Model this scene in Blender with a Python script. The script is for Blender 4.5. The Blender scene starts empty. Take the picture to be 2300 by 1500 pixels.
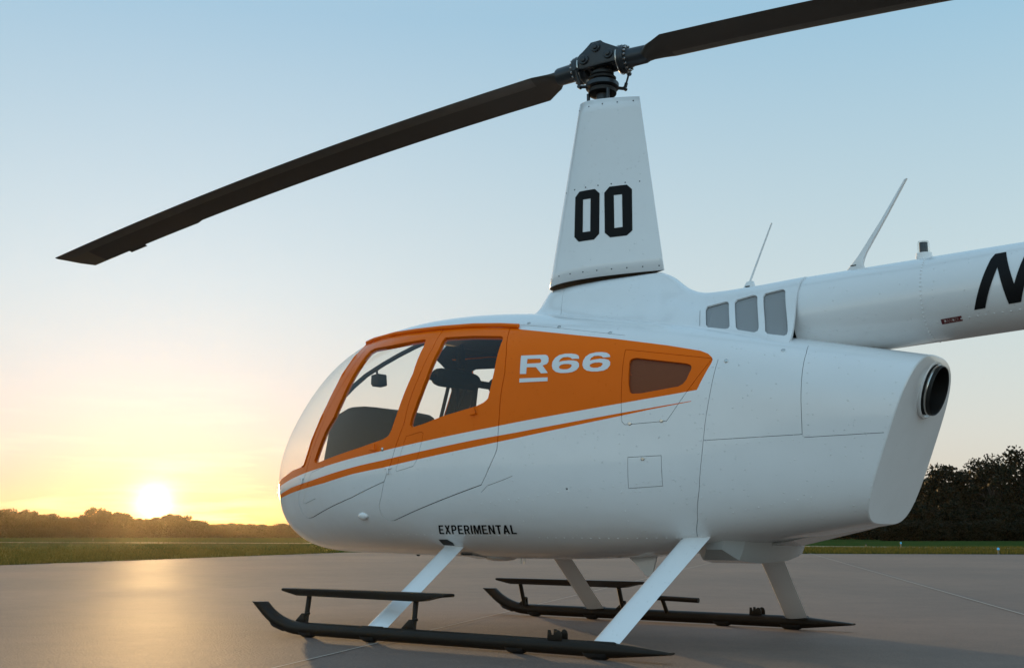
import bpy, bmesh, math, random
import numpy as np
from mathutils import Vector, Matrix

S = bpy.context.scene
COL = S.collection
R = math.radians

# ------------------------------------------------------------------ camera
CAM = (-3.6496, 5.8160, 0.5759)
YAW, PITCH, FPX = -52.807, 9.820, 2600.87
cd = bpy.data.cameras.new('camera'); cam = bpy.data.objects.new('camera', cd); COL.objects.link(cam)
cd.sensor_width = 36.0; cd.lens = 36.0 * FPX / 2300.0; cd.clip_start = 0.05; cd.clip_end = 9000
cam.location = CAM; cam.rotation_euler = (R(90 + PITCH), 0, R(YAW - 90))
S.camera = cam

# ------------------------------------------------------------------ sky and sun
SUN_EL, SUN_AZ = 1.5, -35.8          # degrees; azimuth counted from +x towards +y
sdir = Vector((math.cos(R(SUN_EL)) * math.cos(R(SUN_AZ)), math.cos(R(SUN_EL)) * math.sin(R(SUN_AZ)), math.sin(R(SUN_EL))))
W = bpy.data.worlds.new('World'); S.world = W; W.use_nodes = True
def build_world():
    nt = W.node_tree; N = nt.nodes; L = nt.links; N.clear()
    def val(x):
        return x
    def math_(op, a, b=None, clamp=False):
        n = N.new('ShaderNodeMath'); n.operation = op; n.use_clamp = clamp
        for i, q in enumerate((a, b)):
            if q is None: continue
            if isinstance(q, (int, float)): n.inputs[i].default_value = q
            else: L.new(q, n.inputs[i])
        return n.outputs[0]
    def vmath(op, a, b):
        n = N.new('ShaderNodeVectorMath'); n.operation = op
        for i, q in enumerate((a, b)):
            if isinstance(q, tuple): n.inputs[i].default_value = q
            else: L.new(q, n.inputs[i])
        return n
    def scale(col, f):
        n = N.new('ShaderNodeVectorMath'); n.operation = 'SCALE'
        if isinstance(col, tuple): n.inputs[0].default_value = col
        else: L.new(col, n.inputs[0])
        if isinstance(f, (int, float)): n.inputs['Scale'].default_value = f
        else: L.new(f, n.inputs['Scale'])
        return n.outputs[0]
    def add(a, b): return vmath('ADD', a, b).outputs[0]
    out = N.new('ShaderNodeOutputWorld'); bg = N.new('ShaderNodeBackground')
    sky = N.new('ShaderNodeTexSky'); sky.sky_type = 'NISHITA'; sky.sun_disc = False
    sky.sun_elevation = R(SUN_EL); sky.sun_rotation = R(90 - SUN_AZ)
    sky.altitude = 0; sky.air_density = 1.0; sky.dust_density = 0.6; sky.ozone_density = 2.0
    tc = N.new('ShaderNodeTexCoord'); d = tc.outputs['Generated']
    sep = N.new('ShaderNodeSeparateXYZ'); L.new(d, sep.inputs[0])
    elev = math_('MULTIPLY', math_('ARCSINE', sep.outputs[2]), 180 / math.pi)
    cs = vmath('DOT_PRODUCT', d, tuple(sdir)).outputs['Value']
    th = math_('MULTIPLY', math_('ARCCOSINE', math_('MINIMUM', cs, 0.9999999)), 180 / math.pi)
    # clear evening gradient with height
    rp = N.new('ShaderNodeValToRGB'); L.new(math_('MULTIPLY', elev, 1 / 90.0, True), rp.inputs[0])
    stops = SKY['ramp']; cr = rp.color_ramp
    while len(cr.elements) < len(stops): cr.elements.new(0.5)
    for e, (p, c) in zip(cr.elements, stops): e.position = p / 90.0; e.color = (*c, 1)
    cr.interpolation = 'EASE' if False else 'LINEAR'
    base = scale(rp.outputs[0], math_('ADD', math_('MULTIPLY', cs, -SKY['back_lift']), 1 + SKY['back_lift'] * .74))  # sky raised away from the sun to fill the shaded port side
    # broad warm glow around the sun, fading with angle, then the aureole and the disc itself
    def expn(deg): return math_('EXPONENT', math_('MULTIPLY', th, -1.0 / deg))
    glow = scale(SKY['glow'], expn(SKY['glow_deg']))
    low = math_('MULTIPLY', math_('EXPONENT', math_('MULTIPLY', math_('MAXIMUM', elev, 0.0), -1.0 / 3.4)), expn(26.0))
    warm = scale(SKY['warm'], low)
    aur = scale(SKY['aur'], expn(2.6))
    core = scale((1.0, 0.86, 0.60), math_('MULTIPLY', expn(0.40), 5.0))
    disc = scale((1.0, 0.85, 0.6), math_('MULTIPLY', math_('LESS_THAN', th, 0.27), 60.0))
    # thin evening cirrus low over the horizon
    mp = N.new('ShaderNodeMapping'); mp.inputs['Scale'].default_value = (9, 9, 95); L.new(d, mp.inputs[0])
    nz = N.new('ShaderNodeTexNoise'); nz.inputs['Scale'].default_value = 1.0; nz.inputs['Detail'].default_value = 5; L.new(mp.outputs[0], nz.inputs['Vector'])
    ci = math_('MULTIPLY', math_('MULTIPLY', math_('SUBTRACT', nz.outputs['Fac'], 0.52), 3.0, True), math_('MULTIPLY', math_('EXPONENT', math_('MULTIPLY', math_('MAXIMUM', elev, 0.0), -1.0 / 2.5)), expn(9.0)))
    cirr = scale((1.0, 0.75, 0.40), math_('MULTIPLY', ci, 1.6))
    tot = base
    for q in (glow, warm, aur, core, disc, cirr, scale(sky.outputs[0], SKY['nishita'])): tot = add(tot, q)
    tot = vmath('MAXIMUM', tot, (0.0, 0.0, 0.0)).outputs[0]
    L.new(tot, bg.inputs['Color']); bg.inputs['Strength'].default_value = 1.0
    L.new(bg.outputs[0], out.inputs['Surface'])
SKY = dict(nishita=0.004, back_lift=0.34, glow=(0.42, 0.36, 0.36), glow_deg=18.0, warm=(0.0, -0.74, -0.92), aur=(0.30, 0.17, -0.02),
    ramp=[(0, (.66, .68, .58)), (4.5, (.66, .71, .655)), (12, (.535, .67, .705)), (25, (.29, .515, .675)), (50, (.29, .465, .61)), (90, (.275, .43, .58))])
build_world()

ld = bpy.data.lights.new('sun', 'SUN'); sun = bpy.data.objects.new('sun', ld); COL.objects.link(sun)
ld.energy = 4.5; ld.angle = R(0.53); ld.color = (1.0, 0.62, 0.26)
sun.rotation_euler = (-sdir).to_track_quat('-Z', 'Y').to_euler()

S.view_settings.view_transform = 'Standard'; S.view_settings.look = 'None'
S.view_settings.exposure = 0.0; S.view_settings.gamma = 1.0; S.view_settings.use_curve_mapping = False
S.render.engine = 'CYCLES'
S.cycles.use_denoising = True
S.cycles.max_bounces = 10; S.cycles.transparent_max_bounces = 12; S.cycles.volume_bounces = 1

# ------------------------------------------------------------------ data measured on the aircraft
BODY = {'xn': 2.779, 'xr': -1.7446, 'zt0': 0.8643, 'w': [0.2179, 0.4004, 0.5709, 0.7309, 0.7769, 0.6347, 0.3562], 'zt': [1.2354, 1.5845, 1.81, 1.938, 1.9167, 1.7312, 1.4481], 'zb': [0.6277, 0.4884, 0.4566, 0.4475, 0.4334, 0.4695, 0.6253], 'zm': [0.94, 0.96, 1.0, 1.02, 1.05, 1.05, 1.0603], 'nu': [2.1, 2.2, 2.4, 2.6, 3.0, 4.0, 2.9402], 'nl': [2.1, 2.2, 2.4, 2.7984, 2.9322, 3.2, 3.9471], 'shear': 0.3843}
PAT = {
 'front_window': [(1.47, 1.747),(1.508, 1.735),(1.531, 1.691),(1.553, 1.624),(1.628, 1.446),(1.701, 1.311),(1.789, 1.229),(1.857, 1.139),(1.921, 1.048),(1.916, 1.035),(1.886, 1.029),(1.854, 1.033),(1.377, 1.098),(1.152, 1.136),(1.105, 1.154),(1.081, 1.185),(1.039, 1.285),(0.955, 1.521),(0.945, 1.692),(0.96, 1.74),(0.983, 1.747),(1.293, 1.744)],
 'rear_window': [(0.796, 1.738),(0.569, 1.722),(0.356, 1.696),(0.338, 1.687),(0.332, 1.669),(0.334, 1.48),(0.344, 1.405),(0.359, 1.329),(0.371, 1.317),(0.39, 1.305),(0.438, 1.288),(0.676, 1.244),(0.809, 1.211),(0.898, 1.194),(0.917, 1.196),(0.927, 1.209),(0.92, 1.242),(0.865, 1.389),(0.836, 1.483),(0.802, 1.666),(0.806, 1.725)],
 'windshield_edge': [(2.665, 0.926),(2.549, 0.957),(2.409, 0.981),(2.3, 1.002),(2.115, 1.018),(2.081, 1.025),(2.024, 1.099),(1.976, 1.181),(1.871, 1.321),(1.724, 1.597),(1.686, 1.714),(1.713, 1.82)],
 'gutter': [(1.695, 1.824),(1.334, 1.827),(1.326, 1.822),(0.887, 1.802),(0.619, 1.785),(0.266, 1.74)],
 'orange_low': [(2.665, 0.9),(2.614, 0.904),(2.322, 0.946),(2.055, 0.976),(1.782, 1.001),(1.435, 1.039),(1.149, 1.068),(0.303, 1.167),(0.17, 1.184),(-0.407, 1.251),(-0.728, 1.289),(-0.848, 1.304)],
 'orange_tail': [(-0.848, 1.304),(-0.918, 1.443),(-0.921, 1.459),(-0.915, 1.472),(-0.893, 1.493),(-0.851, 1.512),(-0.674, 1.554),(-0.37, 1.615),(-0.144, 1.655),(0.251, 1.73)],
 'stripe_up': [(2.659, 0.842),(2.323, 0.889),(2.123, 0.907),(1.957, 0.922),(1.372, 0.99),(1.147, 1.012),(0.449, 1.098),(0.17, 1.128),(-0.407, 1.2),(-0.817, 1.249)],
 'stripe_lo': [(2.661, 0.817),(2.329, 0.853),(2.105, 0.872),(1.782, 0.898),(1.433, 0.942),(1.146, 0.968),(0.526, 1.048),(0.17, 1.097),(-0.407, 1.184),(-0.601, 1.215),(-0.819, 1.246)],
 'grille': [(-0.482, 1.471),(-0.487, 1.486),(-0.496, 1.492),(-0.518, 1.495),(-0.778, 1.449),(-0.807, 1.44),(-0.817, 1.427),(-0.815, 1.412),(-0.793, 1.36),(-0.775, 1.339),(-0.75, 1.327),(-0.554, 1.302),(-0.503, 1.303),(-0.491, 1.313),(-0.484, 1.353)],
 'seam_front_door_front': [(1.584, 1.794),(1.604, 1.689),(1.648, 1.563),(1.801, 1.354),(1.868, 1.239),(1.968, 1.099),(2.052, 0.972),(2.111, 0.911),(2.163, 0.87),(2.191, 0.828),(2.204, 0.772),(2.187, 0.721),(2.157, 0.69),(2.111, 0.682),(2.03, 0.689),(1.465, 0.8),(1.141, 0.885)],
 'seam_mid': [(0.866, 1.796),(0.856, 1.676),(0.895, 1.502),(0.951, 1.327),(0.973, 1.224),(1.036, 1.094),(1.084, 0.974),(1.097, 0.957),(1.138, 0.885),(1.173, 0.803),(1.207, 0.751),(1.212, 0.734),(1.213, 0.713),(1.207, 0.688),(1.188, 0.669),(1.164, 0.658),(1.127, 0.657),(1.079, 0.668),(0.405, 0.848),(0.369, 0.901),(0.307, 1.013),(0.295, 1.039),(0.289, 1.107),(0.281, 1.226),(0.277, 1.325),(0.261, 1.468),(0.274, 1.58),(0.315, 1.717)],
 'seam_cowl_door': [(-0.45, 1.546),(-0.907, 1.467),(-0.919, 1.462),(-0.704, 1.174),(-0.687, 1.152),(-0.678, 1.151),(-0.463, 1.142),(-0.447, 1.159),(-0.445, 1.256),(-0.45, 1.546)],
 'seam_vert': [(-0.949, 1.457),(-0.918, 1.297),(-0.886, 1.139),(-0.868, 1.013),(-0.835, 0.798),(-0.797, 0.654),(-0.74, 0.549)],
 'seam_panel': [(-0.876, 1.046),(-1.356, 1.059),(-1.357, 1.092),(-1.36, 1.251),(-1.366, 1.398),(-1.368, 1.467),(-1.36, 1.513)],
 'seam_panel2': [(-1.364, 1.044),(-1.729, 1.054)],
 'seam_access': [(-0.475, 0.972),(-0.469, 0.812),(-0.651, 0.821),(-0.653, 0.976),(-0.475, 0.972)],
 'seam_low': [(0.41, 0.807),(0.366, 0.842),(0.259, 0.872),(0.201, 0.891)],
 'seam_step': [(1.026, 0.942),(1.035, 0.949),(0.953, 1.143),(0.835, 1.164),(0.816, 1.154),(0.828, 1.102),(0.864, 1.0),(0.892, 0.967),(1.026, 0.942)],
 'seam_pocket': [(1.782, 1.001),(1.96, 0.972),(2.129, 0.783),(2.105, 0.776),(1.924, 0.805)],
 'seam_roof': [(0.276, 1.763),(-0.009, 1.712),(-0.42, 1.631)],
 'hole': [(-0.123, 0.815)],
 'handle_r': [(0.441, 1.281),(0.428, 1.244),(0.468, 1.241)],
 'handle_f': [(1.216, 1.111),(1.21, 1.075),(1.259, 1.081)],
 'lock': [(1.152, 1.077)],
 'hinge_r': [(1.097, 0.959)],
 'hinge_f': [(2.099, 0.938)],
 'lamp': [(1.458, 0.692),(1.331, 0.683),(1.392, 0.686)],
 'exp': [(0.777, 0.629),(0.244, 0.628),(0.261, 0.579),(0.808, 0.579)],
 'strut_pad_f': [(0.853, 0.542),(0.792, 0.544),(0.79, 0.527),(0.808, 0.517),(0.874, 0.522)],
 'strut_pad_r': [(-0.658, 0.542),(-0.737, 0.547),(-0.721, 0.533),(-0.639, 0.53)],
 'R': [(0.17, 1.559),(0.017, 1.552),(0.001, 1.545),(-0.008, 1.532),(-0.011, 1.51),(-0.003, 1.497),(0.023, 1.491),(-0.015, 1.446),(0.027, 1.446),(0.063, 1.484),(0.122, 1.488),(0.12, 1.45),(0.16, 1.452)],
 'Rh': [(0.125, 1.536),(0.046, 1.532),(0.036, 1.523),(0.035, 1.51),(0.044, 1.506),(0.123, 1.508)],
 'six1': [(-0.194, 1.513),(-0.189, 1.529),(-0.171, 1.54),(-0.142, 1.546),(-0.106, 1.548),(-0.071, 1.543),(-0.049, 1.529),(-0.036, 1.508),(-0.035, 1.485),(-0.043, 1.464),(-0.063, 1.448),(-0.092, 1.44),(-0.131, 1.438),(-0.163, 1.441),(-0.186, 1.451),(-0.199, 1.468),(-0.196, 1.486),(-0.184, 1.499),(-0.163, 1.505),(-0.134, 1.508),(-0.099, 1.507),(-0.074, 1.503),(-0.083, 1.52),(-0.099, 1.528),(-0.124, 1.528),(-0.142, 1.523),(-0.152, 1.515)],
 'six1h': [(-0.091, 1.486),(-0.108, 1.489),(-0.133, 1.488),(-0.151, 1.484),(-0.156, 1.476),(-0.148, 1.465),(-0.13, 1.458),(-0.105, 1.459),(-0.086, 1.464),(-0.079, 1.473),(-0.083, 1.481)],
 'six2': [(-0.373, 1.51),(-0.366, 1.524),(-0.349, 1.535),(-0.321, 1.541),(-0.287, 1.542),(-0.251, 1.536),(-0.23, 1.521),(-0.219, 1.5),(-0.218, 1.476),(-0.227, 1.456),(-0.246, 1.443),(-0.274, 1.436),(-0.311, 1.434),(-0.343, 1.437),(-0.364, 1.446),(-0.377, 1.464),(-0.376, 1.482),(-0.364, 1.494),(-0.341, 1.501),(-0.314, 1.504),(-0.28, 1.501),(-0.257, 1.498),(-0.265, 1.514),(-0.281, 1.522),(-0.304, 1.522),(-0.322, 1.518),(-0.333, 1.509)],
 'six2h': [(-0.273, 1.481),(-0.289, 1.484),(-0.313, 1.484),(-0.331, 1.479),(-0.335, 1.472),(-0.327, 1.461),(-0.309, 1.455),(-0.286, 1.455),(-0.267, 1.46),(-0.26, 1.469),(-0.263, 1.476)],
 'Rbar': [(0.16, 1.427),(-0.016, 1.421),(-0.017, 1.4),(0.159, 1.404)],
 'zero1': [(0.15, 2.64),(0.044, 2.64),(0.014, 2.609),(0.015, 2.355),(0.048, 2.323),(0.15, 2.322),(0.182, 2.356),(0.181, 2.609)],
 'zero1h': [(0.123, 2.584),(0.072, 2.584),(0.073, 2.378),(0.123, 2.378)],
 'zero2': [(-0.046, 2.643),(-0.149, 2.645),(-0.178, 2.614),(-0.182, 2.357),(-0.15, 2.328),(-0.052, 2.325),(-0.019, 2.357),(-0.015, 2.608)],
 'zero2h': [(-0.073, 2.586),(-0.121, 2.587),(-0.125, 2.383),(-0.077, 2.381)],
 'N': [(-2.132, 1.627),(-2.213, 1.835),(-2.223, 1.863),(-2.239, 1.89),(-2.289, 1.893),(-2.326, 1.724),(-2.382, 1.877),(-2.431, 1.88),(-2.344, 1.641),(-2.289, 1.637),(-2.256, 1.815),(-2.247, 1.79),(-2.183, 1.631)],
 'danger': [(-1.969, 1.602),(-2.067, 1.609),(-2.068, 1.587),(-1.969, 1.58)],
}


# ------------------------------------------------------------------ material helpers
def mat(name, color, rough=0.5, metal=0.0, spec=0.5, coat=0.0, noise=None, bump=None, trans=0.0):
    m = bpy.data.materials.new(name); m.use_nodes = True
    nt = m.node_tree; b = nt.nodes['Principled BSDF']
    b.inputs['Base Color'].default_value = (*color, 1); b.inputs['Roughness'].default_value = rough
    b.inputs['Metallic'].default_value = metal; b.inputs['Specular IOR Level'].default_value = spec
    b.inputs['Coat Weight'].default_value = coat; b.inputs['Coat Roughness'].default_value = 0.08
    tc = nt.nodes.new('ShaderNodeTexCoord')
    if noise:
        sc, amt = noise
        n = nt.nodes.new('ShaderNodeTexNoise'); n.inputs['Scale'].default_value = sc; n.inputs['Detail'].default_value = 6
        nt.links.new(tc.outputs['Object'], n.inputs['Vector'])
        mx = nt.nodes.new('ShaderNodeMix'); mx.data_type = 'RGBA'
        mx.inputs[6].default_value = (*[c * (1 - amt) for c in color], 1)
        mx.inputs[7].default_value = (*[min(1, c * (1 + amt)) for c in color], 1)
        nt.links.new(n.outputs['Fac'], mx.inputs[0]); nt.links.new(mx.outputs[2], b.inputs['Base Color'])
    if bump:
        sc, st, dist = bump
        n2 = nt.nodes.new('ShaderNodeTexNoise'); n2.inputs['Scale'].default_value = sc; n2.inputs['Detail'].default_value = 4
        nt.links.new(tc.outputs['Object'], n2.inputs['Vector'])
        bp = nt.nodes.new('ShaderNodeBump'); bp.inputs['Strength'].default_value = st; bp.inputs['Distance'].default_value = dist
        nt.links.new(n2.outputs['Fac'], bp.inputs['Height']); nt.links.new(bp.outputs[0], b.inputs['Normal'])
    return m

def paint(name, color, rough=0.26, dew=0.9, spec=.5, coat=.55):
    """aircraft paint: faint mottling, orange peel and sparse dew drops as fine relief"""
    m = mat(name, color, rough, spec=spec, coat=coat, noise=(7.0, 0.03))
    nt = m.node_tree; b = nt.nodes['Principled BSDF']
    tc = [n for n in nt.nodes if n.type == 'TEX_COORD'][0]
    v = nt.nodes.new('ShaderNodeTexVoronoi'); v.inputs['Scale'].default_value = 42; v.feature = 'F1'
    nt.links.new(tc.outputs['Object'], v.inputs['Vector'])
    mr = nt.nodes.new('ShaderNodeMapRange'); mr.inputs['From Min'].default_value = 0.0; mr.inputs['From Max'].default_value = 0.17
    mr.inputs['To Min'].default_value = 1.0; mr.inputs['To Max'].default_value = 0.0
    nt.links.new(v.outputs['Distance'], mr.inputs['Value'])
    sep = nt.nodes.new('ShaderNodeSeparateColor'); nt.links.new(v.outputs['Color'], sep.inputs[0])
    gt = nt.nodes.new('ShaderNodeMath'); gt.operation = 'GREATER_THAN'; gt.inputs[1].default_value = 0.62
    nt.links.new(sep.outputs[0], gt.inputs[0])
    mu = nt.nodes.new('ShaderNodeMath'); mu.operation = 'MULTIPLY'
    nt.links.new(mr.outputs[0], mu.inputs[0]); nt.links.new(gt.outputs[0], mu.inputs[1])
    bp = nt.nodes.new('ShaderNodeBump'); bp.inputs['Strength'].default_value = dew; bp.inputs['Distance'].default_value = 0.004
    nt.links.new(mu.outputs[0], bp.inputs['Height'])
    wv = nt.nodes.new('ShaderNodeTexNoise'); wv.inputs['Scale'].default_value = 3.2; wv.inputs['Detail'].default_value = 2     # oil-canning of the thin skin
    nt.links.new(tc.outputs['Object'], wv.inputs['Vector'])
    b2 = nt.nodes.new('ShaderNodeBump'); b2.inputs['Strength'].default_value = 0.22; b2.inputs['Distance'].default_value = 0.03
    nt.links.new(wv.outputs['Fac'], b2.inputs['Height']); nt.links.new(b2.outputs[0], bp.inputs['Normal'])
    nt.links.new(bp.outputs[0], b.inputs['Normal'])
    return m

M = {}
M['white'] = paint('white_paint', (0.76, 0.765, 0.77))
M['orange'] = paint('orange_paint', (0.86, 0.150, 0.002), spec=.12, coat=0)
M['trim'] = mat('cabin_trim', (0.055, 0.037, 0.021), 0.85, spec=.10)
M['belly'] = paint('belly_grey', (0.36, 0.36, 0.35))  # even grey, darker than the white skin, for belly covers and panels
M['cavity'] = mat('unpainted_shell', (0.05, 0.05, 0.05), 0.8)
M['black_decal'] = mat('black_decal', (0.007, 0.007, 0.008), 0.6, spec=0.15)
M['grey_decal'] = mat('white_decal', (0.74, 0.75, 0.76), 0.4)
M['blade'] = mat('blade_paint', (0.038, 0.032, 0.026), 0.5, spec=0.38, noise=(3, 0.3))
M['blade_edge'] = mat('blade_erosion_strip', (0.075, 0.065, 0.053), 0.45, noise=(14, .35))
M['blade_tip'] = mat('blade_tip_cap', (0.10, 0.075, 0.045), 0.5)
M['skid'] = mat('skid_paint', (0.017, 0.012, 0.008), 0.42, spec=0.16, noise=(9, 0.3), bump=(60, 0.1, 0.002))
M['hub'] = mat('hub_anodised', (0.03, 0.036, 0.042), 0.35, metal=0.35, noise=(12, 0.25))
M['steel'] = mat('bright_steel', (0.55, 0.53, 0.50), 0.25, metal=1.0)
M['rubber'] = mat('rubber', (0.012, 0.012, 0.012), 0.7)
M['soot'] = mat('sooty_steel', (0.012, 0.011, 0.010), 0.6, metal=0.2)
M['red_placard'] = mat('red_placard', (0.12, 0.012, 0.015), 0.5)
M['placard_text'] = mat('placard_text', (0.35, 0.22, 0.2), 0.5)
M['shoe'] = mat('skid_shoe', (0.015, 0.014, 0.013), 0.6)

def glass(name, tint, refl=1.0):
    m = bpy.data.materials.new(name); m.use_nodes = True; nt = m.node_tree; nt.nodes.clear()
    o = nt.nodes.new('ShaderNodeOutputMaterial'); t = nt.nodes.new('ShaderNodeBsdfTransparent'); g = nt.nodes.new('ShaderNodeBsdfGlossy')
    t.inputs[0].default_value = (*tint, 1); g.inputs['Roughness'].default_value = 0.02
    fr = nt.nodes.new('ShaderNodeFresnel'); ge = nt.nodes.new('ShaderNodeNewGeometry')      # a pane: same reflectance from both faces
    io = nt.nodes.new('ShaderNodeMapRange'); io.inputs['To Min'].default_value = 1.45; io.inputs['To Max'].default_value = 1 / 1.45
    nt.links.new(ge.outputs['Backfacing'], io.inputs['Value']); nt.links.new(io.outputs[0], fr.inputs[0])
    mx = nt.nodes.new('ShaderNodeMixShader')
    nt.links.new(fr.outputs[0], mx.inputs[0]); nt.links.new(t.outputs[0], mx.inputs[1]); nt.links.new(g.outputs[0], mx.inputs[2])
    nt.links.new(mx.outputs[0], o.inputs['Surface'])
    return m
M['glass'] = glass('acrylic_window', (0.93, 0.94, 0.92))
M['clear'] = glass('clear_lens', (0.9, 0.92, 0.92))

def perforated(name, color, pitch, hole):
    """sheet metal with a lattice of real see-through holes"""
    m = mat(name, color, 0.45)
    nt = m.node_tree; b = nt.nodes['Principled BSDF']; o = [n for n in nt.nodes if n.type == 'OUTPUT_MATERIAL'][0]
    tc = [n for n in nt.nodes if n.type == 'TEX_COORD'][0]
    sp = nt.nodes.new('ShaderNodeSeparateXYZ'); nt.links.new(tc.outputs['Object'], sp.inputs[0])
    outs = []
    for k in (0, 2):
        md = nt.nodes.new('ShaderNodeMath'); md.operation = 'PINGPONG'; md.inputs[1].default_value = pitch
        nt.links.new(sp.outputs[k], md.inputs[0])
        gt = nt.nodes.new('ShaderNodeMath'); gt.operation = 'LESS_THAN'; gt.inputs[1].default_value = hole
        nt.links.new(md.outputs[0], gt.inputs[0]); outs.append(gt)
    mu = nt.nodes.new('ShaderNodeMath'); mu.operation = 'MULTIPLY'
    nt.links.new(outs[0].outputs[0], mu.inputs[0]); nt.links.new(outs[1].outputs[0], mu.inputs[1])
    t = nt.nodes.new('ShaderNodeBsdfTransparent'); mx = nt.nodes.new('ShaderNodeMixShader')
    nt.links.new(mu.outputs[0], mx.inputs[0]); nt.links.new(b.outputs[0], mx.inputs[1]); nt.links.new(t.outputs[0], mx.inputs[2])
    nt.links.new(mx.outputs[0], o.inputs['Surface'])
    return m
M['mesh_white'] = perforated('perforated_white', (0.42, 0.43, 0.44), 0.0022, 0.0013)
M['mesh_orange'] = perforated('perforated_orange', (0.27, 0.062, 0.008), 0.0022, 0.0013)

# ------------------------------------------------------------------ object helpers
def new_obj(name, me, parent=None):
    o = bpy.data.objects.new(name, me); COL.objects.link(o)
    if parent: o.parent = parent
    return o
def tag(o, label=None, cat=None, group=None, kind=None):
    for k, v in (('label', label), ('category', cat), ('group', group), ('kind', kind)):
        if v: o[k] = v
    return o
def mesh_obj(name, verts, faces, m, parent=None, smooth=True, angle=None):
    me = bpy.data.meshes.new(name); me.from_pydata([tuple(map(float, v)) for v in verts], [], faces)
    for x in (m if isinstance(m, (list, tuple)) else [m]): me.materials.append(x)
    if smooth: me.shade_smooth()
    me.update()
    if angle is not None and smooth:
        me.set_sharp_from_angle(angle=R(angle))
    return new_obj(name, me, parent)
def bm_obj(name, bm, m, parent=None, smooth=True, angle=35):
    bmesh.ops.recalc_face_normals(bm, faces=bm.faces)
    me = bpy.data.meshes.new(name); bm.to_mesh(me); bm.free()
    for x in (m if isinstance(m, (list, tuple)) else [m]): me.materials.append(x)
    if smooth:
        me.shade_smooth(); me.set_sharp_from_angle(angle=R(angle))
    return new_obj(name, me, parent)

def frame(d, up=Vector((0, 0, 1))):
    d = d.normalized()
    if abs(d.dot(up)) > 0.97: up = Vector((1, 0, 0))
    a = d.cross(up).normalized(); b = a.cross(d).normalized()
    return a, b
def add_tube(bm, pts, rad, seg=12, caps=True, rad2=None):
    pts = [Vector(p) for p in pts]; n = len(pts); rings = []
    for i, p in enumerate(pts):
        d = (pts[min(i + 1, n - 1)] - pts[max(i - 1, 0)])
        a, b = frame(d); r = rad[i] if isinstance(rad, (list, tuple)) else rad
        rb = r if rad2 is None else (rad2[i] if isinstance(rad2, (list, tuple)) else rad2)
        rings.append([bm.verts.new(p + a * (r * math.cos(t)) + b * (rb * math.sin(t))) for t in [2 * math.pi * k / seg for k in range(seg)]])
    for i in range(n - 1):
        for k in range(seg):
            bm.faces.new((rings[i][k], rings[i][(k + 1) % seg], rings[i + 1][(k + 1) % seg], rings[i + 1][k]))
    if caps:
        bm.faces.new(rings[0][::-1]); bm.faces.new(rings[-1])
    return rings
def add_lathe(bm, base, axis, prof, seg=24, close=True):
    """prof: list of (distance along axis, radius)"""
    base = Vector(base); axis = Vector(axis).normalized(); a, b = frame(axis); rings = []
    for (h, r) in prof:
        rings.append([bm.verts.new(base + axis * h + (a * math.cos(t) + b * math.sin(t)) * max(r, 1e-4)) for t in [2 * math.pi * k / seg for k in range(seg)]])
    for i in range(len(prof) - 1):
        for k in range(seg):
            bm.faces.new((rings[i][k], rings[i][(k + 1) % seg], rings[i + 1][(k + 1) % seg], rings[i + 1][k]))
    if close:
        bm.faces.new(rings[0][::-1]); bm.faces.new(rings[-1])
def add_box(bm, c, size, rot=None, bevel=0.0, taper=1.0):
    x, y, z = [s / 2 for s in size]; vs = []
    for sz in (-1, 1):
        k = taper if sz > 0 else 1
        for sx, sy in ((-1, -1), (1, -1), (1, 1), (-1, 1)):
            p = Vector((sx * x * k, sy * y * k, sz * z))
            if rot: p = rot @ p
            vs.append(bm.verts.new(p + Vector(c)))
    fs = [bm.faces.new([vs[i] for i in q]) for q in ((3, 2, 1, 0), (4, 5, 6, 7), (0, 1, 5, 4), (1, 2, 6, 5), (2, 3, 7, 6), (3, 0, 4, 7))]
    if bevel:
        es = list({e for f in fs for e in f.edges})
        bmesh.ops.bevel(bm, geom=es, offset=bevel, segments=2, affect='EDGES', profile=0.5)
def add_prism(bm, poly, thick, origin, u, v, w, bevel=0.0):
    """extrude a polygon given in (u, v) by thick along w, centred"""
    o = Vector(origin); u = Vector(u); v = Vector(v); w = Vector(w)
    lo = [bm.verts.new(o + u * a + v * b - w * thick / 2) for a, b in poly]
    hi = [bm.verts.new(o + u * a + v * b + w * thick / 2) for a, b in poly]
    n = len(poly); fs = [bm.faces.new(lo[::-1]), bm.faces.new(hi)]
    for i in range(n): fs.append(bm.faces.new((lo[i], lo[(i + 1) % n], hi[(i + 1) % n], hi[i])))
    if bevel:
        es = list({e for f in fs for e in f.edges})
        bmesh.ops.bevel(bm, geom=es, offset=bevel, segments=2, affect='EDGES', profile=0.5)

def slopes(k, v):
    n = len(k); h = np.diff(k); A = np.zeros((n, n)); b = np.zeros(n)
    A[0, 0] = 2; A[0, 1] = 1; b[0] = 3 * (v[1] - v[0]) / h[0]
    A[-1, -1] = 2; A[-1, -2] = 1; b[-1] = 3 * (v[-1] - v[-2]) / h[-1]
    for i in range(1, n - 1):
        A[i, i - 1] = 1 / h[i - 1]; A[i, i] = 2 * (1 / h[i - 1] + 1 / h[i]); A[i, i + 1] = 1 / h[i]
        b[i] = 3 * ((v[i] - v[i - 1]) / h[i - 1] ** 2 + (v[i + 1] - v[i]) / h[i] ** 2)
    return np.linalg.solve(A, b)
def spl(u, k, v, m=None):
    if m is None: m = slopes(k, v)
    u = np.asarray(u, float); n = len(k)
    i = np.clip(np.searchsorted(k, u) - 1, 0, n - 2); H = k[i + 1] - k[i]; t = (u - k[i]) / H
    return (2*t**3 - 3*t**2 + 1)*v[i] + (t**3 - 2*t**2 + t)*H*m[i] + (-2*t**3 + 3*t**2)*v[i+1] + (t**3 - t**2)*H*m[i+1]

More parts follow.
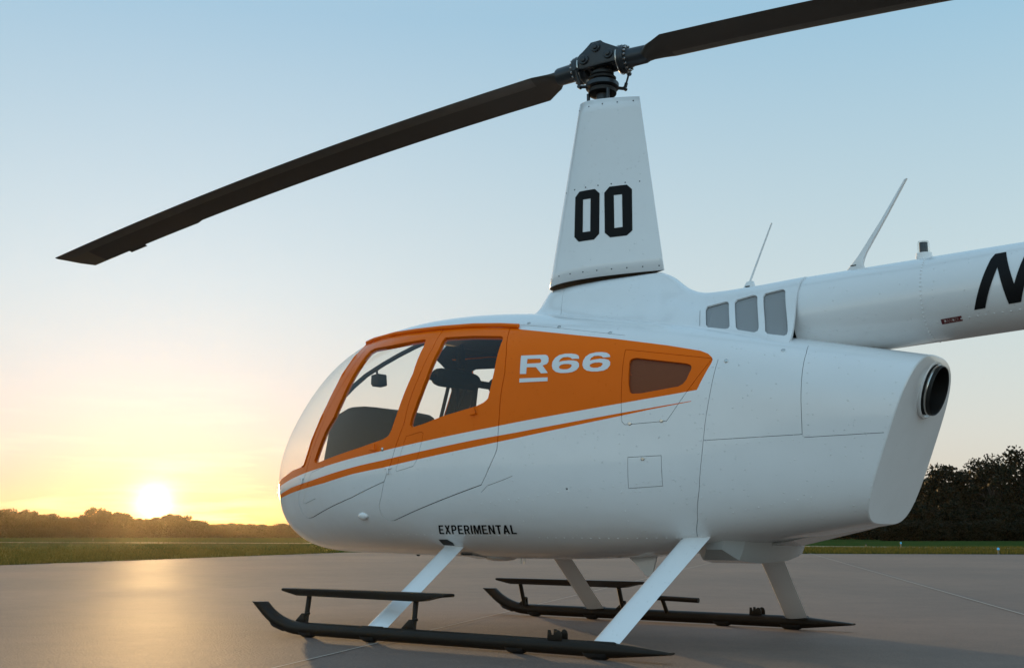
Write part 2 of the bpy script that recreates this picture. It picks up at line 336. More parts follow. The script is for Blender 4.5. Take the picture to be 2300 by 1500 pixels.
def inpoly(x, y, poly):
    c = False; n = len(poly); j = n - 1
    for i in range(n):
        xi, yi = poly[i]; xj, yj = poly[j]
        if (yi > y) != (yj > y) and x < (xj - xi) * (y - yi) / (yj - yi) + xi: c = not c
        j = i
    return c

def cut_poly(bm, poly, action, side=0):
    """cut the mesh along a polygon drawn in side view (x, z), then call action on the faces inside it.
    side: +1 port only, -1 starboard only, 0 both"""
    xs = [p[0] for p in poly]; zs = [p[1] for p in poly]
    x0, x1, z0, z1 = min(xs) - 1e-3, max(xs) + 1e-3, min(zs) - 1e-3, max(zs) + 1e-3
    sub = []
    for f in bm.faces:
        c = [v.co for v in f.verts]
        if min(p.x for p in c) > x1 or max(p.x for p in c) < x0 or min(p.z for p in c) > z1 or max(p.z for p in c) < z0: continue
        if side and f.calc_center_median().y * side < 0: continue
        sub.append(f)
    n = len(poly)
    for i in range(n):
        a = poly[i]; b = poly[(i + 1) % n]; dx, dz = b[0] - a[0], b[1] - a[1]; l = math.hypot(dx, dz)
        if l < 1e-5: continue
        ax0, ax1, az0, az1 = min(a[0], b[0]), max(a[0], b[0]), min(a[1], b[1]), max(a[1], b[1])
        hitf, rest = [], []
        for f in sub:
            c = [v.co for v in f.verts]
            if min(p.x for p in c) > ax1 or max(p.x for p in c) < ax0 or min(p.z for p in c) > az1 or max(p.z for p in c) < az0: rest.append(f)
            else: hitf.append(f)
        if not hitf: continue
        geom = set(hitf)
        for f in hitf: geom.update(f.edges); geom.update(f.verts)
        r = bmesh.ops.bisect_plane(bm, geom=list(geom), dist=2e-5, plane_co=(a[0], 0, a[1]), plane_no=(dz / l, 0, -dx / l))
        sub = rest + [g for g in r['geom'] if isinstance(g, bmesh.types.BMFace)]
    for f in sub:
        if not f.is_valid: continue
        c = f.calc_center_median()
        if inpoly(c.x, c.z, poly): action(f)

def seg_quads(line, w):
    """thin rectangles along a polyline: the gap of a panel joint"""
    out = []
    for a, b in zip(line[:-1], line[1:]):
        dx, dz = b[0] - a[0], b[1] - a[1]; l = math.hypot(dx, dz)
        if l < 1e-4: continue
        dx /= l; dz /= l; e = w * 0.45; h = w / 2
        p = (a[0] - dx * e, a[1] - dz * e); q = (b[0] + dx * e, b[1] + dz * e)
        out.append([(p[0] - dz * h, p[1] + dx * h), (q[0] - dz * h, q[1] + dx * h), (q[0] + dz * h, q[1] - dx * h), (p[0] + dz * h, p[1] - dx * h)])
    return out

def shell(name, bm, faces, normal_of, mats, parent, thick=0.016, offset=0.0, inner=None, cap_rim=True):
    """turn a set of faces into an object of its own with thickness, inner skin and exact surface normals"""
    idx = {}; V = []; NN = []
    for f in faces:
        for v in f.verts:
            if v not in idx:
                n = normal_of(v); idx[v] = len(V); V.append(v.co + n * offset); NN.append(n)
    nV = len(V); F = []; MI = []; LN = []
    fs = set(faces)
    for f in faces:
        q = [idx[v] for v in f.verts]; F.append(q); MI.append(f.material_index); LN += [NN[i] for i in q]
    if thick:
        for f in faces:
            q = [idx[v] + nV for v in reversed(f.verts)]; F.append(q); MI.append(f.material_index if inner is None else inner); LN += [-NN[i - nV] for i in q]
        for f in faces:
            for lp in f.loops:
                e = lp.edge
                if sum(1 for g in e.link_faces if g in fs) == 1 and cap_rim:
                    a, b = idx[lp.vert], idx[lp.link_loop_next.vert]
                    n = (V[b] - V[a]).cross(NN[a])
                    n = n.normalized() if n.length > 1e-9 else NN[a]
                    F.append([a, a + nV, b + nV, b]); MI.append(f.material_index); LN += [n] * 4
        V = V + [p - n * thick for p, n in zip(V, NN)]
    me = bpy.data.meshes.new(name); me.from_pydata([tuple(v) for v in V], [], F)
    for m in mats: me.materials.append(m)
    me.polygons.foreach_set('material_index', MI); me.shade_smooth()
    me.normals_split_custom_set([tuple(n) for n in LN])
    me.update()
    return new_obj(name, me, parent)

def decal(name, polys, ymap, m, parent, off=0.0015, cuts=4, holes=()):
    """flat lettering: filled outlines laid on a curved skin. polys / holes are (x, z) outlines"""
    bm = bmesh.new(); edges = []
    for poly in list(polys) + list(holes):
        vs = [bm.verts.new((p[0], 0, p[1])) for p in poly]
        edges += [bm.edges.new((vs[i], vs[(i + 1) % len(vs)])) for i in range(len(vs))]
    bmesh.ops.triangle_fill(bm, use_beauty=True, edges=edges, normal=(0, 1, 0))
    for _ in range(cuts):
        long = [e for e in bm.edges if e.calc_length() > 0.02]
        if not long: break
        bmesh.ops.subdivide_edges(bm, edges=long, cuts=1)
    bmesh.ops.triangulate(bm, faces=bm.faces)
    for v in bm.verts: v.co.y = ymap(v.co.x, v.co.z) + off
    for f in bm.faces:
        f.normal_update()
        if f.normal.y < 0: f.normal_flip()
    me = bpy.data.meshes.new(name); bm.to_mesh(me); bm.free(); me.materials.append(m); me.shade_smooth()
    return new_obj(name, me, parent)

GLYPH = {   # sturdy condensed capitals, height 1: (width, outlines, holes)
 'E': (.56, [[(0, 0), (.56, 0), (.56, .15), (.18, .15), (.18, .43), (.50, .43), (.50, .57), (.18, .57), (.18, .85), (.54, .85), (.54, 1), (0, 1)]], []),
 'X': (.64, [[(0, 0), (.20, 0), (.32, .33), (.44, 0), (.64, 0), (.42, .51), (.62, 1), (.43, 1), (.32, .70), (.21, 1), (.02, 1), (.22, .51)]], []),
 'P': (.58, [[(0, 0), (.18, 0), (.18, .38), (.36, .38), (.50, .44), (.58, .58), (.58, .80), (.50, .94), (.36, 1), (0, 1)]], [[(.18, .53), (.33, .53), (.40, .60), (.40, .78), (.33, .85), (.18, .85)]]),
 'R': (.60, [[(0, 0), (.18, 0), (.18, .40), (.28, .40), (.40, 0), (.60, 0), (.46, .43), (.56, .53), (.58, .66), (.58, .80), (.50, .94), (.36, 1), (0, 1)]], [[(.18, .55), (.33, .55), (.40, .62), (.40, .78), (.33, .85), (.18, .85)]]),
 'I': (.18, [[(0, 0), (.18, 0), (.18, 1), (0, 1)]], []),
 'M': (.76, [[(0, 0), (.16, 0), (.16, .68), (.31, 0), (.45, 0), (.60, .68), (.60, 0), (.76, 0), (.76, 1), (.54, 1), (.38, .36), (.22, 1), (0, 1)]], []),
 'N': (.62, [[(0, 0), (.17, 0), (.17, .64), (.43, 0), (.62, 0), (.62, 1), (.45, 1), (.45, .36), (.19, 1), (0, 1)]], []),
 'T': (.58, [[(.20, 0), (.38, 0), (.38, .85), (.58, .85), (.58, 1), (0, 1), (0, .85), (.20, .85)]], []),
 'A': (.66, [[(0, 0), (.18, 0), (.235, .22), (.425, .22), (.48, 0), (.66, 0), (.43, 1), (.23, 1)]], [[(.27, .37), (.39, .37), (.33, .68)]]),
 'L': (.52, [[(0, 0), (.52, 0), (.52, .15), (.18, .15), (.18, 1), (0, 1)]], [])}
def glyph_decal(name, txt, quad, ymap, m, parent, gapw=.13, off=.0018):
    tl, tr, br, bl = [Vector(q) for q in quad]; w = sum(GLYPH[c][0] for c in txt) + gapw * (len(txt) - 1); x = 0; P_, H_ = [], []
    def f(p):
        s_ = (x + p[0]) / w; t_ = p[1]; q = (bl * (1 - s_) + br * s_) * (1 - t_) + (tl * (1 - s_) + tr * s_) * t_; return (q[0], q[1])
    for c in txt:
        gw, outl, holes = GLYPH[c]; P_ += [[f(p) for p in o] for o in outl]; H_ += [[f(p) for p in o] for o in holes]; x += gw + gapw
    return decal(name, P_, ymap, m, parent, off, 2, H_)
def text_mesh(txt, bold=0.0):
    c = bpy.data.curves.new('lettering', 'FONT'); c.body = txt; c.size = 1.0; c.offset = bold; c.resolution_u = 3
    o = bpy.data.objects.new('lettering_source', c); COL.objects.link(o)
    dg = bpy.context.evaluated_depsgraph_get(); me = bpy.data.meshes.new_from_object(o.evaluated_get(dg))
    vs = [v.co.copy() for v in me.vertices]; fs = [list(p.vertices) for p in me.polygons]
    bpy.data.objects.remove(o); bpy.data.curves.remove(c); bpy.data.meshes.remove(me)
    return vs, fs
def text_decal(name, txt, quad, ymap, m, parent, bold=0.0, off=0.002):
    """text stretched into a quad of (x, z) corners: top left, top right, bottom right, bottom left"""
    vs, fs = text_mesh(txt, bold)
    x0 = min(v.x for v in vs); x1 = max(v.x for v in vs); y0 = min(v.y for v in vs); y1 = max(v.y for v in vs)
    tl, tr, br, bl = [Vector(q) for q in quad]; out = []
    for v in vs:
        s = (v.x - x0) / (x1 - x0); t = (v.y - y0) / (y1 - y0)
        p = (bl * (1 - s) + br * s) * (1 - t) + (tl * (1 - s) + tr * s) * t
        out.append((p[0], ymap(p[0], p[1]) + off, p[1]))
    return mesh_obj(name, out, fs, m, parent, smooth=False)

# ------------------------------------------------------------------ fuselage surface
UK = np.array([0, .15, .3, .42, .55, .7, .85, 1.0]); z0_ = BODY['zt0']
CURV = {k: np.r_[z0 , BODY[k]] for k, z0 in (('w', 0.0), ('zt', z0_), ('zb', z0_), ('zm', z0_), ('nu', 2.0), ('nl', 2.0))}
SLO = {k: slopes(UK, v) for k, v in CURV.items()}
def bsurf(u, phi):
    u = np.asarray(u, float); x = BODY['xn'] - (BODY['xn'] - BODY['xr']) * u * u
    w, zt, zb, zm, nu, nl = [spl(u, UK, CURV[k], SLO[k]) for k in ('w', 'zt', 'zb', 'zm', 'nu', 'nl')]
    c = np.abs(np.cos(phi)); s = np.sin(phi); n = np.where(s >= 0, nu, nl)
    r = (c ** n + np.abs(s) ** n) ** (-1 / n)
    z = zm + np.where(s >= 0, zt - zm, zm - zb) * r * s
    sh = BODY['shear'] * np.clip((u - .75) / .25, 0, 1) ** 2
    return x - sh * (z - 1.05), w * r * c, z
gu = np.linspace(0, 1, 260)[:, None]; gp = np.linspace(-math.pi / 2, math.pi / 2, 180)[None, :]
gx, gy, gz = bsurf(gu, gp); gx = gx + 0 * gp
GP = np.stack([gx, gy, gz], -1)
_a = np.gradient(GP, axis=0); _b = np.gradient(GP, axis=1); GN = np.cross(_a, _b)
GN /= np.linalg.norm(GN, axis=-1, keepdims=True) + 1e-12
GN *= np.sign((GN[..., 1] * np.cos(gp) + GN[..., 2] * np.sin(gp)).mean())
GF = GP.reshape(-1, 3); GNF = GN.reshape(-1, 3)
def body_near(x, z):
    d = (GF[:, 0] - x) ** 2 + (GF[:, 2] - z) ** 2
    k = np.argpartition(d, 4)[:4]; w = 1 / (d[k] + 1e-9); w /= w.sum()
    n = (GNF[k] * w[:, None]).sum(0); p = (GF[k] * w[:, None]).sum(0); n /= np.linalg.norm(n)
    y = p[1] - (n[0] * (x - p[0]) + n[2] * (z - p[2])) / max(n[1], 0.2)
    return y, n
def body_y(x, z): return body_near(x, z)[0]
def on_body(x, z, off=0.0):
    y, n = body_near(x, z); return Vector((x, y, z)) + Vector(n) * off

# ------------------------------------------------------------------ helicopter root
heli = bpy.data.objects.new('helicopter', None); COL.objects.link(heli); heli.location = (0, 0, 0)
tag(heli, 'white and orange helicopter with tall mast parked on the apron', 'helicopter')

EXC = Vector((-1.848, 0, 1.288)); EXA = Vector((-.96, 0, -.30)).normalized()
def build_fuselage():
    NU, NP = 120, 56
    us = np.r_[0.02, np.linspace(0.05, 1, NU - 1)]
    bm = bmesh.new(); Lu = bm.verts.layers.float.new('u'); Lp = bm.verts.layers.float.new('p')
    Lr = bm.faces.layers.int.new('reg')
    phis = np.linspace(-math.pi / 2, math.pi / 2, NP + 1)
    ring_p = list(phis) + list(phis[-2:0:-1]); sides = [1] * (NP + 1) + [-1] * (NP - 1)
    rings = []
    for u in us:
        x, y, z = bsurf(u, np.array(ring_p)); row = []
        for k in range(len(ring_p)):
            v = bm.verts.new((float(x[k]), float(y[k]) * sides[k] if abs(ring_p[k]) < math.pi / 2 - 1e-6 else 0.0, float(z[k]))); v[Lu] = u; v[Lp] = ring_p[k]; row.append(v)
        rings.append(row)
    nr = len(ring_p)
    for i in range(len(us) - 1):
        for k in range(nr):
            bm.faces.new((rings[i][k], rings[i + 1][k], rings[i + 1][(k + 1) % nr], rings[i][(k + 1) % nr]))
    x, y, z = bsurf(0.0, 0.0); nose = bm.verts.new((float(x), 0, float(z))); nose[Lu] = 0.0; nose[Lp] = 0.0
    for k in range(nr): bm.faces.new((nose, rings[0][k], rings[0][(k + 1) % nr]))
    NCACHE = {}
    def fill_normals():
        vs = list(bm.verts); u = np.array([max(v[Lu], .004) for v in vs]); p = np.array([v[Lp] for v in vs]); e = 1e-4; h = math.pi / 2
        q = [np.stack(np.broadcast_arrays(*bsurf(a, b)), -1) for a, b in ((u + e, p), (u - e, p), (u, np.minimum(p + e, h)), (u, np.maximum(p - e, -h)))]
        n = np.cross(q[0] - q[1], q[2] - q[3]); n /= np.linalg.norm(n, axis=1)[:, None] + 1e-20
        o = np.stack([0 * p, np.cos(p), np.sin(p)], -1); n *= np.where((n * o).sum(1) < 0, -1, 1)[:, None]
        for v, w in zip(vs, n):
            w = Vector(w)
            if v[Lu] < .001: w = Vector((1, 0, 0))
            elif abs(v.co.y) < 1e-5: w.y = 0; w = w.normalized() if w.length > .1 else Vector((0, 0, 1 if v[Lp] > 0 else -1))
            elif v.co.y < 0: w.y = -w.y
            NCACHE[v] = w
    normal_of = NCACHE.__getitem__
    def setmat(i):
        def f(face): face.material_index = i
        return f
    def setreg(i, cond=None):
        def f(face):
            if cond is None or cond(face): face[Lr] = i
        return f
    P = PAT
    wedge = P['windshield_edge']; gut = P['gutter']
    orange = [(3.0, 0.898)] + P['orange_low'] + P['orange_tail'][1:] + [gut[-1]] + [(0.619, 1.785), (0.887, 1.802), (1.334, 1.8225), (1.695, 1.824)] + wedge[::-1] + [(3.0, 0.924)]
    cut_poly(bm, orange, setmat(1))
    stripe = [(3.0, 0.84)] + P['stripe_up'] + P['stripe_lo'][::-1] + [(3.0, 0.815)]
    cut_poly(bm, stripe, setmat(1))
    wind = [(3.0, 0.924)] + wedge + [(1.62, 1.862), (1.52, 1.90), (1.41, 1.935), (1.41, 2.2), (3.0, 2.2)]
    cut_poly(bm, wind, setreg(1))
    sf = P['seam_front_door_front']; sm = P['seam_mid']
    sf = [(1.60, 1.812)] + sf
    sm = [(0.880, 1.797)] + sm + [(0.325, 1.745)]
    fdoor = sf + sm[:9][::-1][1:] + [(0.887, 1.797), (1.334, 1.817)]
    cut_poly(bm, fdoor, setreg(2))
    rdoor = sm + [(0.619, 1.777)]
    cut_poly(bm, rdoor, setreg(3))
    cut_poly(bm, P['front_window'], setreg(4)); cut_poly(bm, P['rear_window'], setreg(5))
    cut_poly(bm, P['grille'], setreg(6))
    gap = 0.0042
    seams = [sf + [(1.138, 0.885)], sm]
    thin = [P['seam_cowl_door'], P['seam_vert'], P['seam_panel'], P['seam_panel2'], P['seam_access'], P['seam_low'], P['seam_step'], P['seam_pocket'], P['seam_roof']]
    for line in seams:
        for q in seg_quads(line, gap): cut_poly(bm, q, setreg(9))
    for line in thin:
        for q in seg_quads(line, 0.0025): cut_poly(bm, q, setreg(9))
    hx, hz = P['hole'][0]
    cut_poly(bm, [(hx + .006 * math.cos(t), hz + .006 * math.sin(t)) for t in np.linspace(0, 2 * math.pi, 9)[:-1]], setreg(9), side=1)
    fill_normals()
    groups = {}
    for f in bm.faces:
        c = f.calc_center_median(); s = 1 if c.y >= 0 else -1; r = f[Lr]
        if r in (0, 1): s = 0
        groups.setdefault((r, s), []).append(f)
    mats = [M['white'], M['orange'], M['trim']]
    out = {}
    fus = shell('fuselage', bm, groups[(0, 0)], normal_of, mats, heli, 0.016, inner=2)
    out['fuselage'] = fus
    for f in groups[(1, 0)]: f.material_index = 0
    out['windshield'] = shell('windshield', bm, groups[(1, 0)], normal_of, [M['glass']], heli, 0.0)
    for s in (1, -1):
        sd = 'port' if s > 0 else 'starboard'
        d1 = shell('front_door', bm, groups[(2, s)], normal_of, mats, heli, 0.03, inner=2); out['front_door', s] = d1
        d2 = shell('rear_door', bm, groups[(3, s)], normal_of, mats, heli, 0.03, inner=2); out['rear_door', s] = d2
        for r, d in ((4, d1), (5, d2)):
            fs = groups[(r, s)]
            for f in fs: f.material_index = 0
            shell('window', bm, fs, normal_of, [M['glass']], d, 0.0, offset=-0.010)
        for f in groups[(6, s)]: f.material_index = 0
        g = shell('vent_grille', bm, groups[(6, s)], normal_of, [M['mesh_orange']], fus, 0.0, offset=-0.014)
    # rear face: the sloping end plate that carries the exhaust
    phis2 = np.linspace(-math.pi / 2, math.pi / 2, 60); x, y, z = bsurf(1.0, phis2)
    loop = [Vector((float(a), float(b), float(c))) for a, b, c in zip(x, y, z)]
    loop = loop + [Vector((p.x, -p.y, p.z)) for p in reversed(loop[1:-1])]
    b2 = bmesh.new(); cen = sum(loop, Vector()) / len(loop)
    nrm = Vector((-1, 0, 0)) + Vector((0, 0, -BODY['shear'])); nrm.normalize()
    outer = [b2.verts.new(p) for p in loop]
    lipp = [cen + (p - cen) * 0.988 + nrm * 0.005 for p in loop]; lip = [b2.verts.new(p) for p in lipp]
    ec, ax = EXC, EXA; a_, b_ = frame(nrm)                       # opening for the exhaust pipe
    on_plate = lambda p: p + ax * ((cen + nrm * 0.012 - p).dot(nrm) / ax.dot(nrm))
    pe, pf = frame(ax); ec2 = on_plate(ec); mid, hole = [], []
    for p in lipp:
        d = p - ec2; t = math.atan2(d.dot(pf), d.dot(pe))
        h_ = on_plate(ec + (pe * math.cos(t) + pf * math.sin(t)) * .129); hole.append(b2.verts.new(h_))
        mid.append(b2.verts.new(h_.lerp(p, .5) + nrm * .003))
    n = len(loop)
    for i in range(n):
        j = (i + 1) % n
        b2.faces.new((outer[i], outer[j], lip[j], lip[i])); b2.faces.new((lip[i], lip[j], mid[j], mid[i])); b2.faces.new((mid[i], mid[j], hole[j], hole[i]))
    out['rear_panel'] = bm_obj('rear_panel', b2, M['white'], heli, angle=22)
    bm.free()
    return out
FUS = build_fuselage()
fus = FUS['fuselage']

# model lettering and small skin details
decal('model_lettering', [PAT['R'], PAT['six1'], PAT['six2'], PAT['Rbar']], body_y, M['grey_decal'], fus, 0.0015, 3, holes=[PAT['Rh'], PAT['six1h'], PAT['six2h']])
glyph_decal('experimental_lettering', 'EXPERIMENTAL', PAT['exp'], body_y, M['black_decal'], fus)
def drip_rail():
    for s in (1, -1):
        bm = bmesh.new(); pts = []
        g = [(1.71, 1.822), (1.6, 1.826), (1.334, 1.826), (1.1, 1.816), (0.887, 1.806), (0.619, 1.788), (0.4, 1.763), (0.262, 1.742)]
        for a, b in g:
            p = on_body(a, b, 0.012); pts.append((p.x, p.y * s, p.z))
        add_tube(bm, pts, 0.010, 8, True, 0.013)
        bm_obj('drip_rail', bm, M['orange'], fus)
    # strip along the windshield edge
    for s in (1, -1):
        bm = bmesh.new(); pts = []
        for a, b in PAT['windshield_edge'][4:]:
            p = on_body(a, b, 0.001); pts.append((p.x, p.y * s, p.z))
        add_tube(bm, pts, 0.006, 6, True)
        bm_obj('windshield_frame', bm, M['orange'], FUS['windshield'])
drip_rail()
def door_fittings():
    for s in (1, -1):
        for key, h, hg in (('front_door', 'handle_f', 'hinge_f'), ('rear_door', 'handle_r', 'hinge_r')):
            d = FUS[key, s]; bm = bmesh.new(); pts = []
            for q in PAT[h]:
                p = on_body(q[0], q[1], 0.012); pts.append((p.x, p.y * s, p.z))
            add_tube(bm, pts, 0.0055, 8); bm_obj('handle', bm, M['orange'], d)
            bm = bmesh.new(); q = PAT[hg][0]
            for dx, dz, sz in ((0, 0.004, (0.055, 0.012, 0.010)), (0.002, -0.012, (0.014, 0.016, 0.035))):
                p = on_body(q[0] + dx, q[1] + dz, 0.004); add_box(bm, (p.x, p.y * s, p.z), sz, None, 0.003)
            bm_obj('hinge', bm, M['white'], d)
        bm = bmesh.new(); q = PAT['lock'][0]; p, n = on_body(q[0], q[1], 0.0), Vector(body_near(q[0], q[1])[1])
        add_lathe(bm, (p.x, p.y * s, p.z), (n.x, n.y * s, n.z), [(0, .011), (.004, .011), (.006, .008), (.006, .003), (.003, .002)], 16)
        bm_obj('lock', bm, M['steel'], FUS['front_door', s])
    # small catches of the cowl panels (port and starboard)
    for a, b in ((0.222, 1.768), (0.0, 1.722), (-0.33, 1.655), (-0.99, 1.447), (-1.255, 1.49), (-0.49, 1.148), (-0.66, 1.155), (-0.555, 0.963)):
        for s in (1, -1):
            bm = bmesh.new(); p = on_body(a, b, 0.0); n = Vector(body_near(a, b)[1])
            add_lathe(bm, (p.x, p.y * s, p.z), (n.x, n.y * s, n.z), [(-.001, .011), (.002, .011), (.004, .008)], 10)
            bm_obj('panel_catch', bm, M['steel'], fus)
    # teardrop landing light blister
    bm = bmesh.new(); q = PAT['lamp']; p = on_body(1.395, 0.686, 0.0); n = Vector(body_near(1.395, 0.686)[1])
    bmesh.ops.create_uvsphere(bm, u_segments=20, v_segments=12, radius=1.0)
    t = Vector((0, 0, 1)).cross(n).normalized(); up = n.cross(t)
    for v in bm.verts:
        c = v.co.copy(); k = 1.0 - 0.35 * max(0, -c.x)
        v.co = p + t * (c.x * 0.052) + up * (c.y * 0.026 * k) + n * (c.z * 0.020 * k)
    bm_obj('light_blister', bm, M['white'], fus)
door_fittings()

# ------------------------------------------------------------------ engine cowling between cabin roof and tail boom
CS = [  # x, ridge z, flat half width, base half width, base z, side bulge
 (.585, 1.938, .02, .06, 1.936, .40), (.53, 1.956, .03, .15, 1.918, .36), (.495, 2.000, .045, .22, 1.902, .30), (.465, 2.049, .055, .26, 1.890, .26),
 (.44, 2.068, .07, .285, 1.882, .24), (.36, 2.071, .108, .34, 1.858, .22), (.20, 2.075, .146, .44, 1.812, .22), (.0, 2.079, .150, .535, 1.745, .26),
 (-.2, 2.081, .118, .555, 1.690, .34), (-.33, 2.086, .075, .548, 1.662, .42), (-.385, 2.078, .065, .543, 1.652, .46), (-.43, 2.038, .065, .538, 1.645, .48),
 (-.50, 1.980, .075, .53, 1.632, .52), (-.57, 1.940, .115, .52, 1.618, .56, .045), (-.66, 1.915, .145, .505, 1.603, .55, .055), (-.80, 1.911, .17, .485, 1.577, .53, .07),
 (-1.0, 1.914, .185, .44, 1.545, .51, .08), (-1.26, 1.925, .20, .375, 1.500, .50, .085)]
CS = [c if len(c) == 7 else c + (.035,) for c in CS]
CX = np.array([c[0] for c in CS])[::-1]
def csec(x):
    return [np.interp(x, CX, np.array([c[i] for c in CS])[::-1]) for i in range(1, 7)]
def cowl_section(x, n=30):
    zt, wt, yb, zb, bl, d = csec(x); d = min(d, (zt - zb) * .3)
    pts = np.array([(0, zt), (wt * .6, zt - d * .12), (wt, zt - d), (wt + (yb - wt) * bl * .62, zt - d - (zt - d - zb) * .42), (wt + (yb - wt) * (bl + .16), zb + (zt - zb) * .16), (yb, zb), (yb + .03, zb - .05)])
    t = np.r_[0, np.cumsum(np.hypot(*np.diff(pts, axis=0).T))]; t /= t[-1]
    s = np.linspace(0, 1, n)
    return np.stack([spl(s, t, pts[:, 0]), spl(s, t, pts[:, 1])], -1)
def smooth_x():
    xs = []
    for a, b in zip(CS[:-1], CS[1:]):
        k = max(1, int(round((a[0] - b[0]) / .02))); xs += list(np.linspace(a[0], b[0], k, endpoint=False))
    return xs + [CS[-1][0]]
COWL_X = smooth_x()
COWL = np.array([cowl_section(x) for x in COWL_X])
for _ in range(3):                                            # soften the station joints
    c = COWL.copy(); c[1:-1] = (COWL[:-2] + 2 * COWL[1:-1] + COWL[2:]) / 4; COWL = c
def build_cowling():
    bm = bmesh.new(); Lr = bm.faces.layers.int.new('reg'); rows = []
    n = COWL.shape[1]
    for i, x in enumerate(COWL_X):
        row = [bm.verts.new((x, COWL[i, k, 0], COWL[i, k, 1])) for k in range(n)]
        row2 = [bm.verts.new((x, -COWL[i, k, 0], COWL[i, k, 1])) for k in range(1, n)]
        rows.append(row2[::-1] + row)
    for i in range(len(rows) - 1):
        for k in range(len(rows[0]) - 1):
            bm.faces.new((rows[i][k], rows[i][k + 1], rows[i + 1][k + 1], rows[i + 1][k]))
    bm.normal_update()
    def reg(i):
        def f(face): face[Lr] = i
        return f
    for i, g in enumerate(COWL_GRILLES):
        cut_poly(bm, g, reg(i + 1))
    for line in COWL_SEAMS:
        for q in seg_quads(line, 0.0025): cut_poly(bm, q, reg(9))
    bm.normal_update(); bmesh.ops.recalc_face_normals(bm, faces=bm.faces)
    if sum(f.normal.z for f in bm.faces) < 0: bmesh.ops.reverse_faces(bm, faces=bm.faces)
    bm.normal_update()
    nv = {v: v.normal.copy() for v in bm.verts}
    groups = {}
    for f in bm.faces:
        s = 1 if f.calc_center_median().y > 0 else -1
        groups.setdefault((f[Lr], s if f[Lr] in (1, 2, 3) else 0), []).append(f)
    cow = shell('engine_cowling', bm, groups[(0, 0)], lambda v: nv[v], [M['white'], M['cavity']], heli, 0.010, inner=1)
    for i in (1, 2, 3):
        for s in (1, -1):
            if (i, s) in groups: shell('vent_grille', bm, groups[(i, s)], lambda v: nv[v], [M['mesh_white']], cow, 0.0, offset=-0.013)
    bm.free()
    return cow
COWL_GRILLES = [
  [(-.733, 1.79), (-.732, 1.81), (-.837, 1.827), (-.854, 1.821), (-.865, 1.806), (-.92, 1.663), (-.918, 1.649), (-.904, 1.646), (-.804, 1.666), (-.785, 1.683)],
  [(-.897, 1.813), (-.905, 1.829), (-.997, 1.844), (-1.016, 1.839), (-1.029, 1.825), (-1.081, 1.638), (-1.081, 1.62), (-1.066, 1.611), (-.973, 1.635), (-.956, 1.653)],
  [(-1.064, 1.825), (-1.07, 1.842), (-1.164, 1.852), (-1.179, 1.849), (-1.191, 1.834), (-1.238, 1.603), (-1.237, 1.586), (-1.225, 1.579), (-1.137, 1.597), (-1.12, 1.615)]]
COWL_SEAMS = [[(.268, 2.045), (.261, 1.979), (.249, 1.914), (.213, 1.854)], [(.186, 1.841), (-.07, 1.788), (-.414, 1.71)], [(-.701, 1.788), (-.753, 1.68)]]
cowl = build_cowling()

bm = bmesh.new(); add_box(bm, (-.98, 0, 1.66), (.56, .26, .34), None, .05); add_tube(bm, [(-.70, 0, 1.70), (-1.15, 0, 1.70)], .12, 16); bm_obj('engine', bm, M['cavity'], heli)  # plain dark engine stand-in, added to block sky through the vent grilles
def skin_rivets():
    pts = []
    def row(line, step, off=0.0):
        for (a, b), (c, d) in zip(line[:-1], line[1:]):
            l = math.hypot(c - a, d - b); n = max(1, int(l / step)); nx, nz = -(d - b) / l, (c - a) / l
            for k in range(n):
                t = (k + .5) / n; x, z = a + (c - a) * t + nx * off, b + (d - b) * t + nz * off
                y, nn = body_near(x, z)
                for s in (1, -1): pts.append(((x, y * s, z), Vector((nn[0], nn[1] * s, nn[2]))))
    row(PAT['seam_vert'], .055, .016); row(PAT['seam_vert'], .055, -.016)
    row([(.205, .95), (.18, .62)], .05); row([(-.43, 1.12), (-.43, .62)], .05); row([(-.66, .80), (-.40, .79)], .05)
    row([(.16, .56), (-.3, .555), (-.72, .56)], .05); row([(.45, .74), (-.1, .80), (-.8, .86)], .06)
    row([(-.9, 1.02), (-1.34, 1.035)], .05); row([(-1.385, 1.03), (-1.39, 1.44)], .05); row([(-.95, .68), (-1.4, .76)], .06); row([(-1.62, .72), (-1.72, 1.0), (-1.80, 1.32)], .05)
    row([(1.3, .58), (.9, .575), (.3, .57)], .06)
    rivets('rivet', pts, M['white'], fus, .0042)
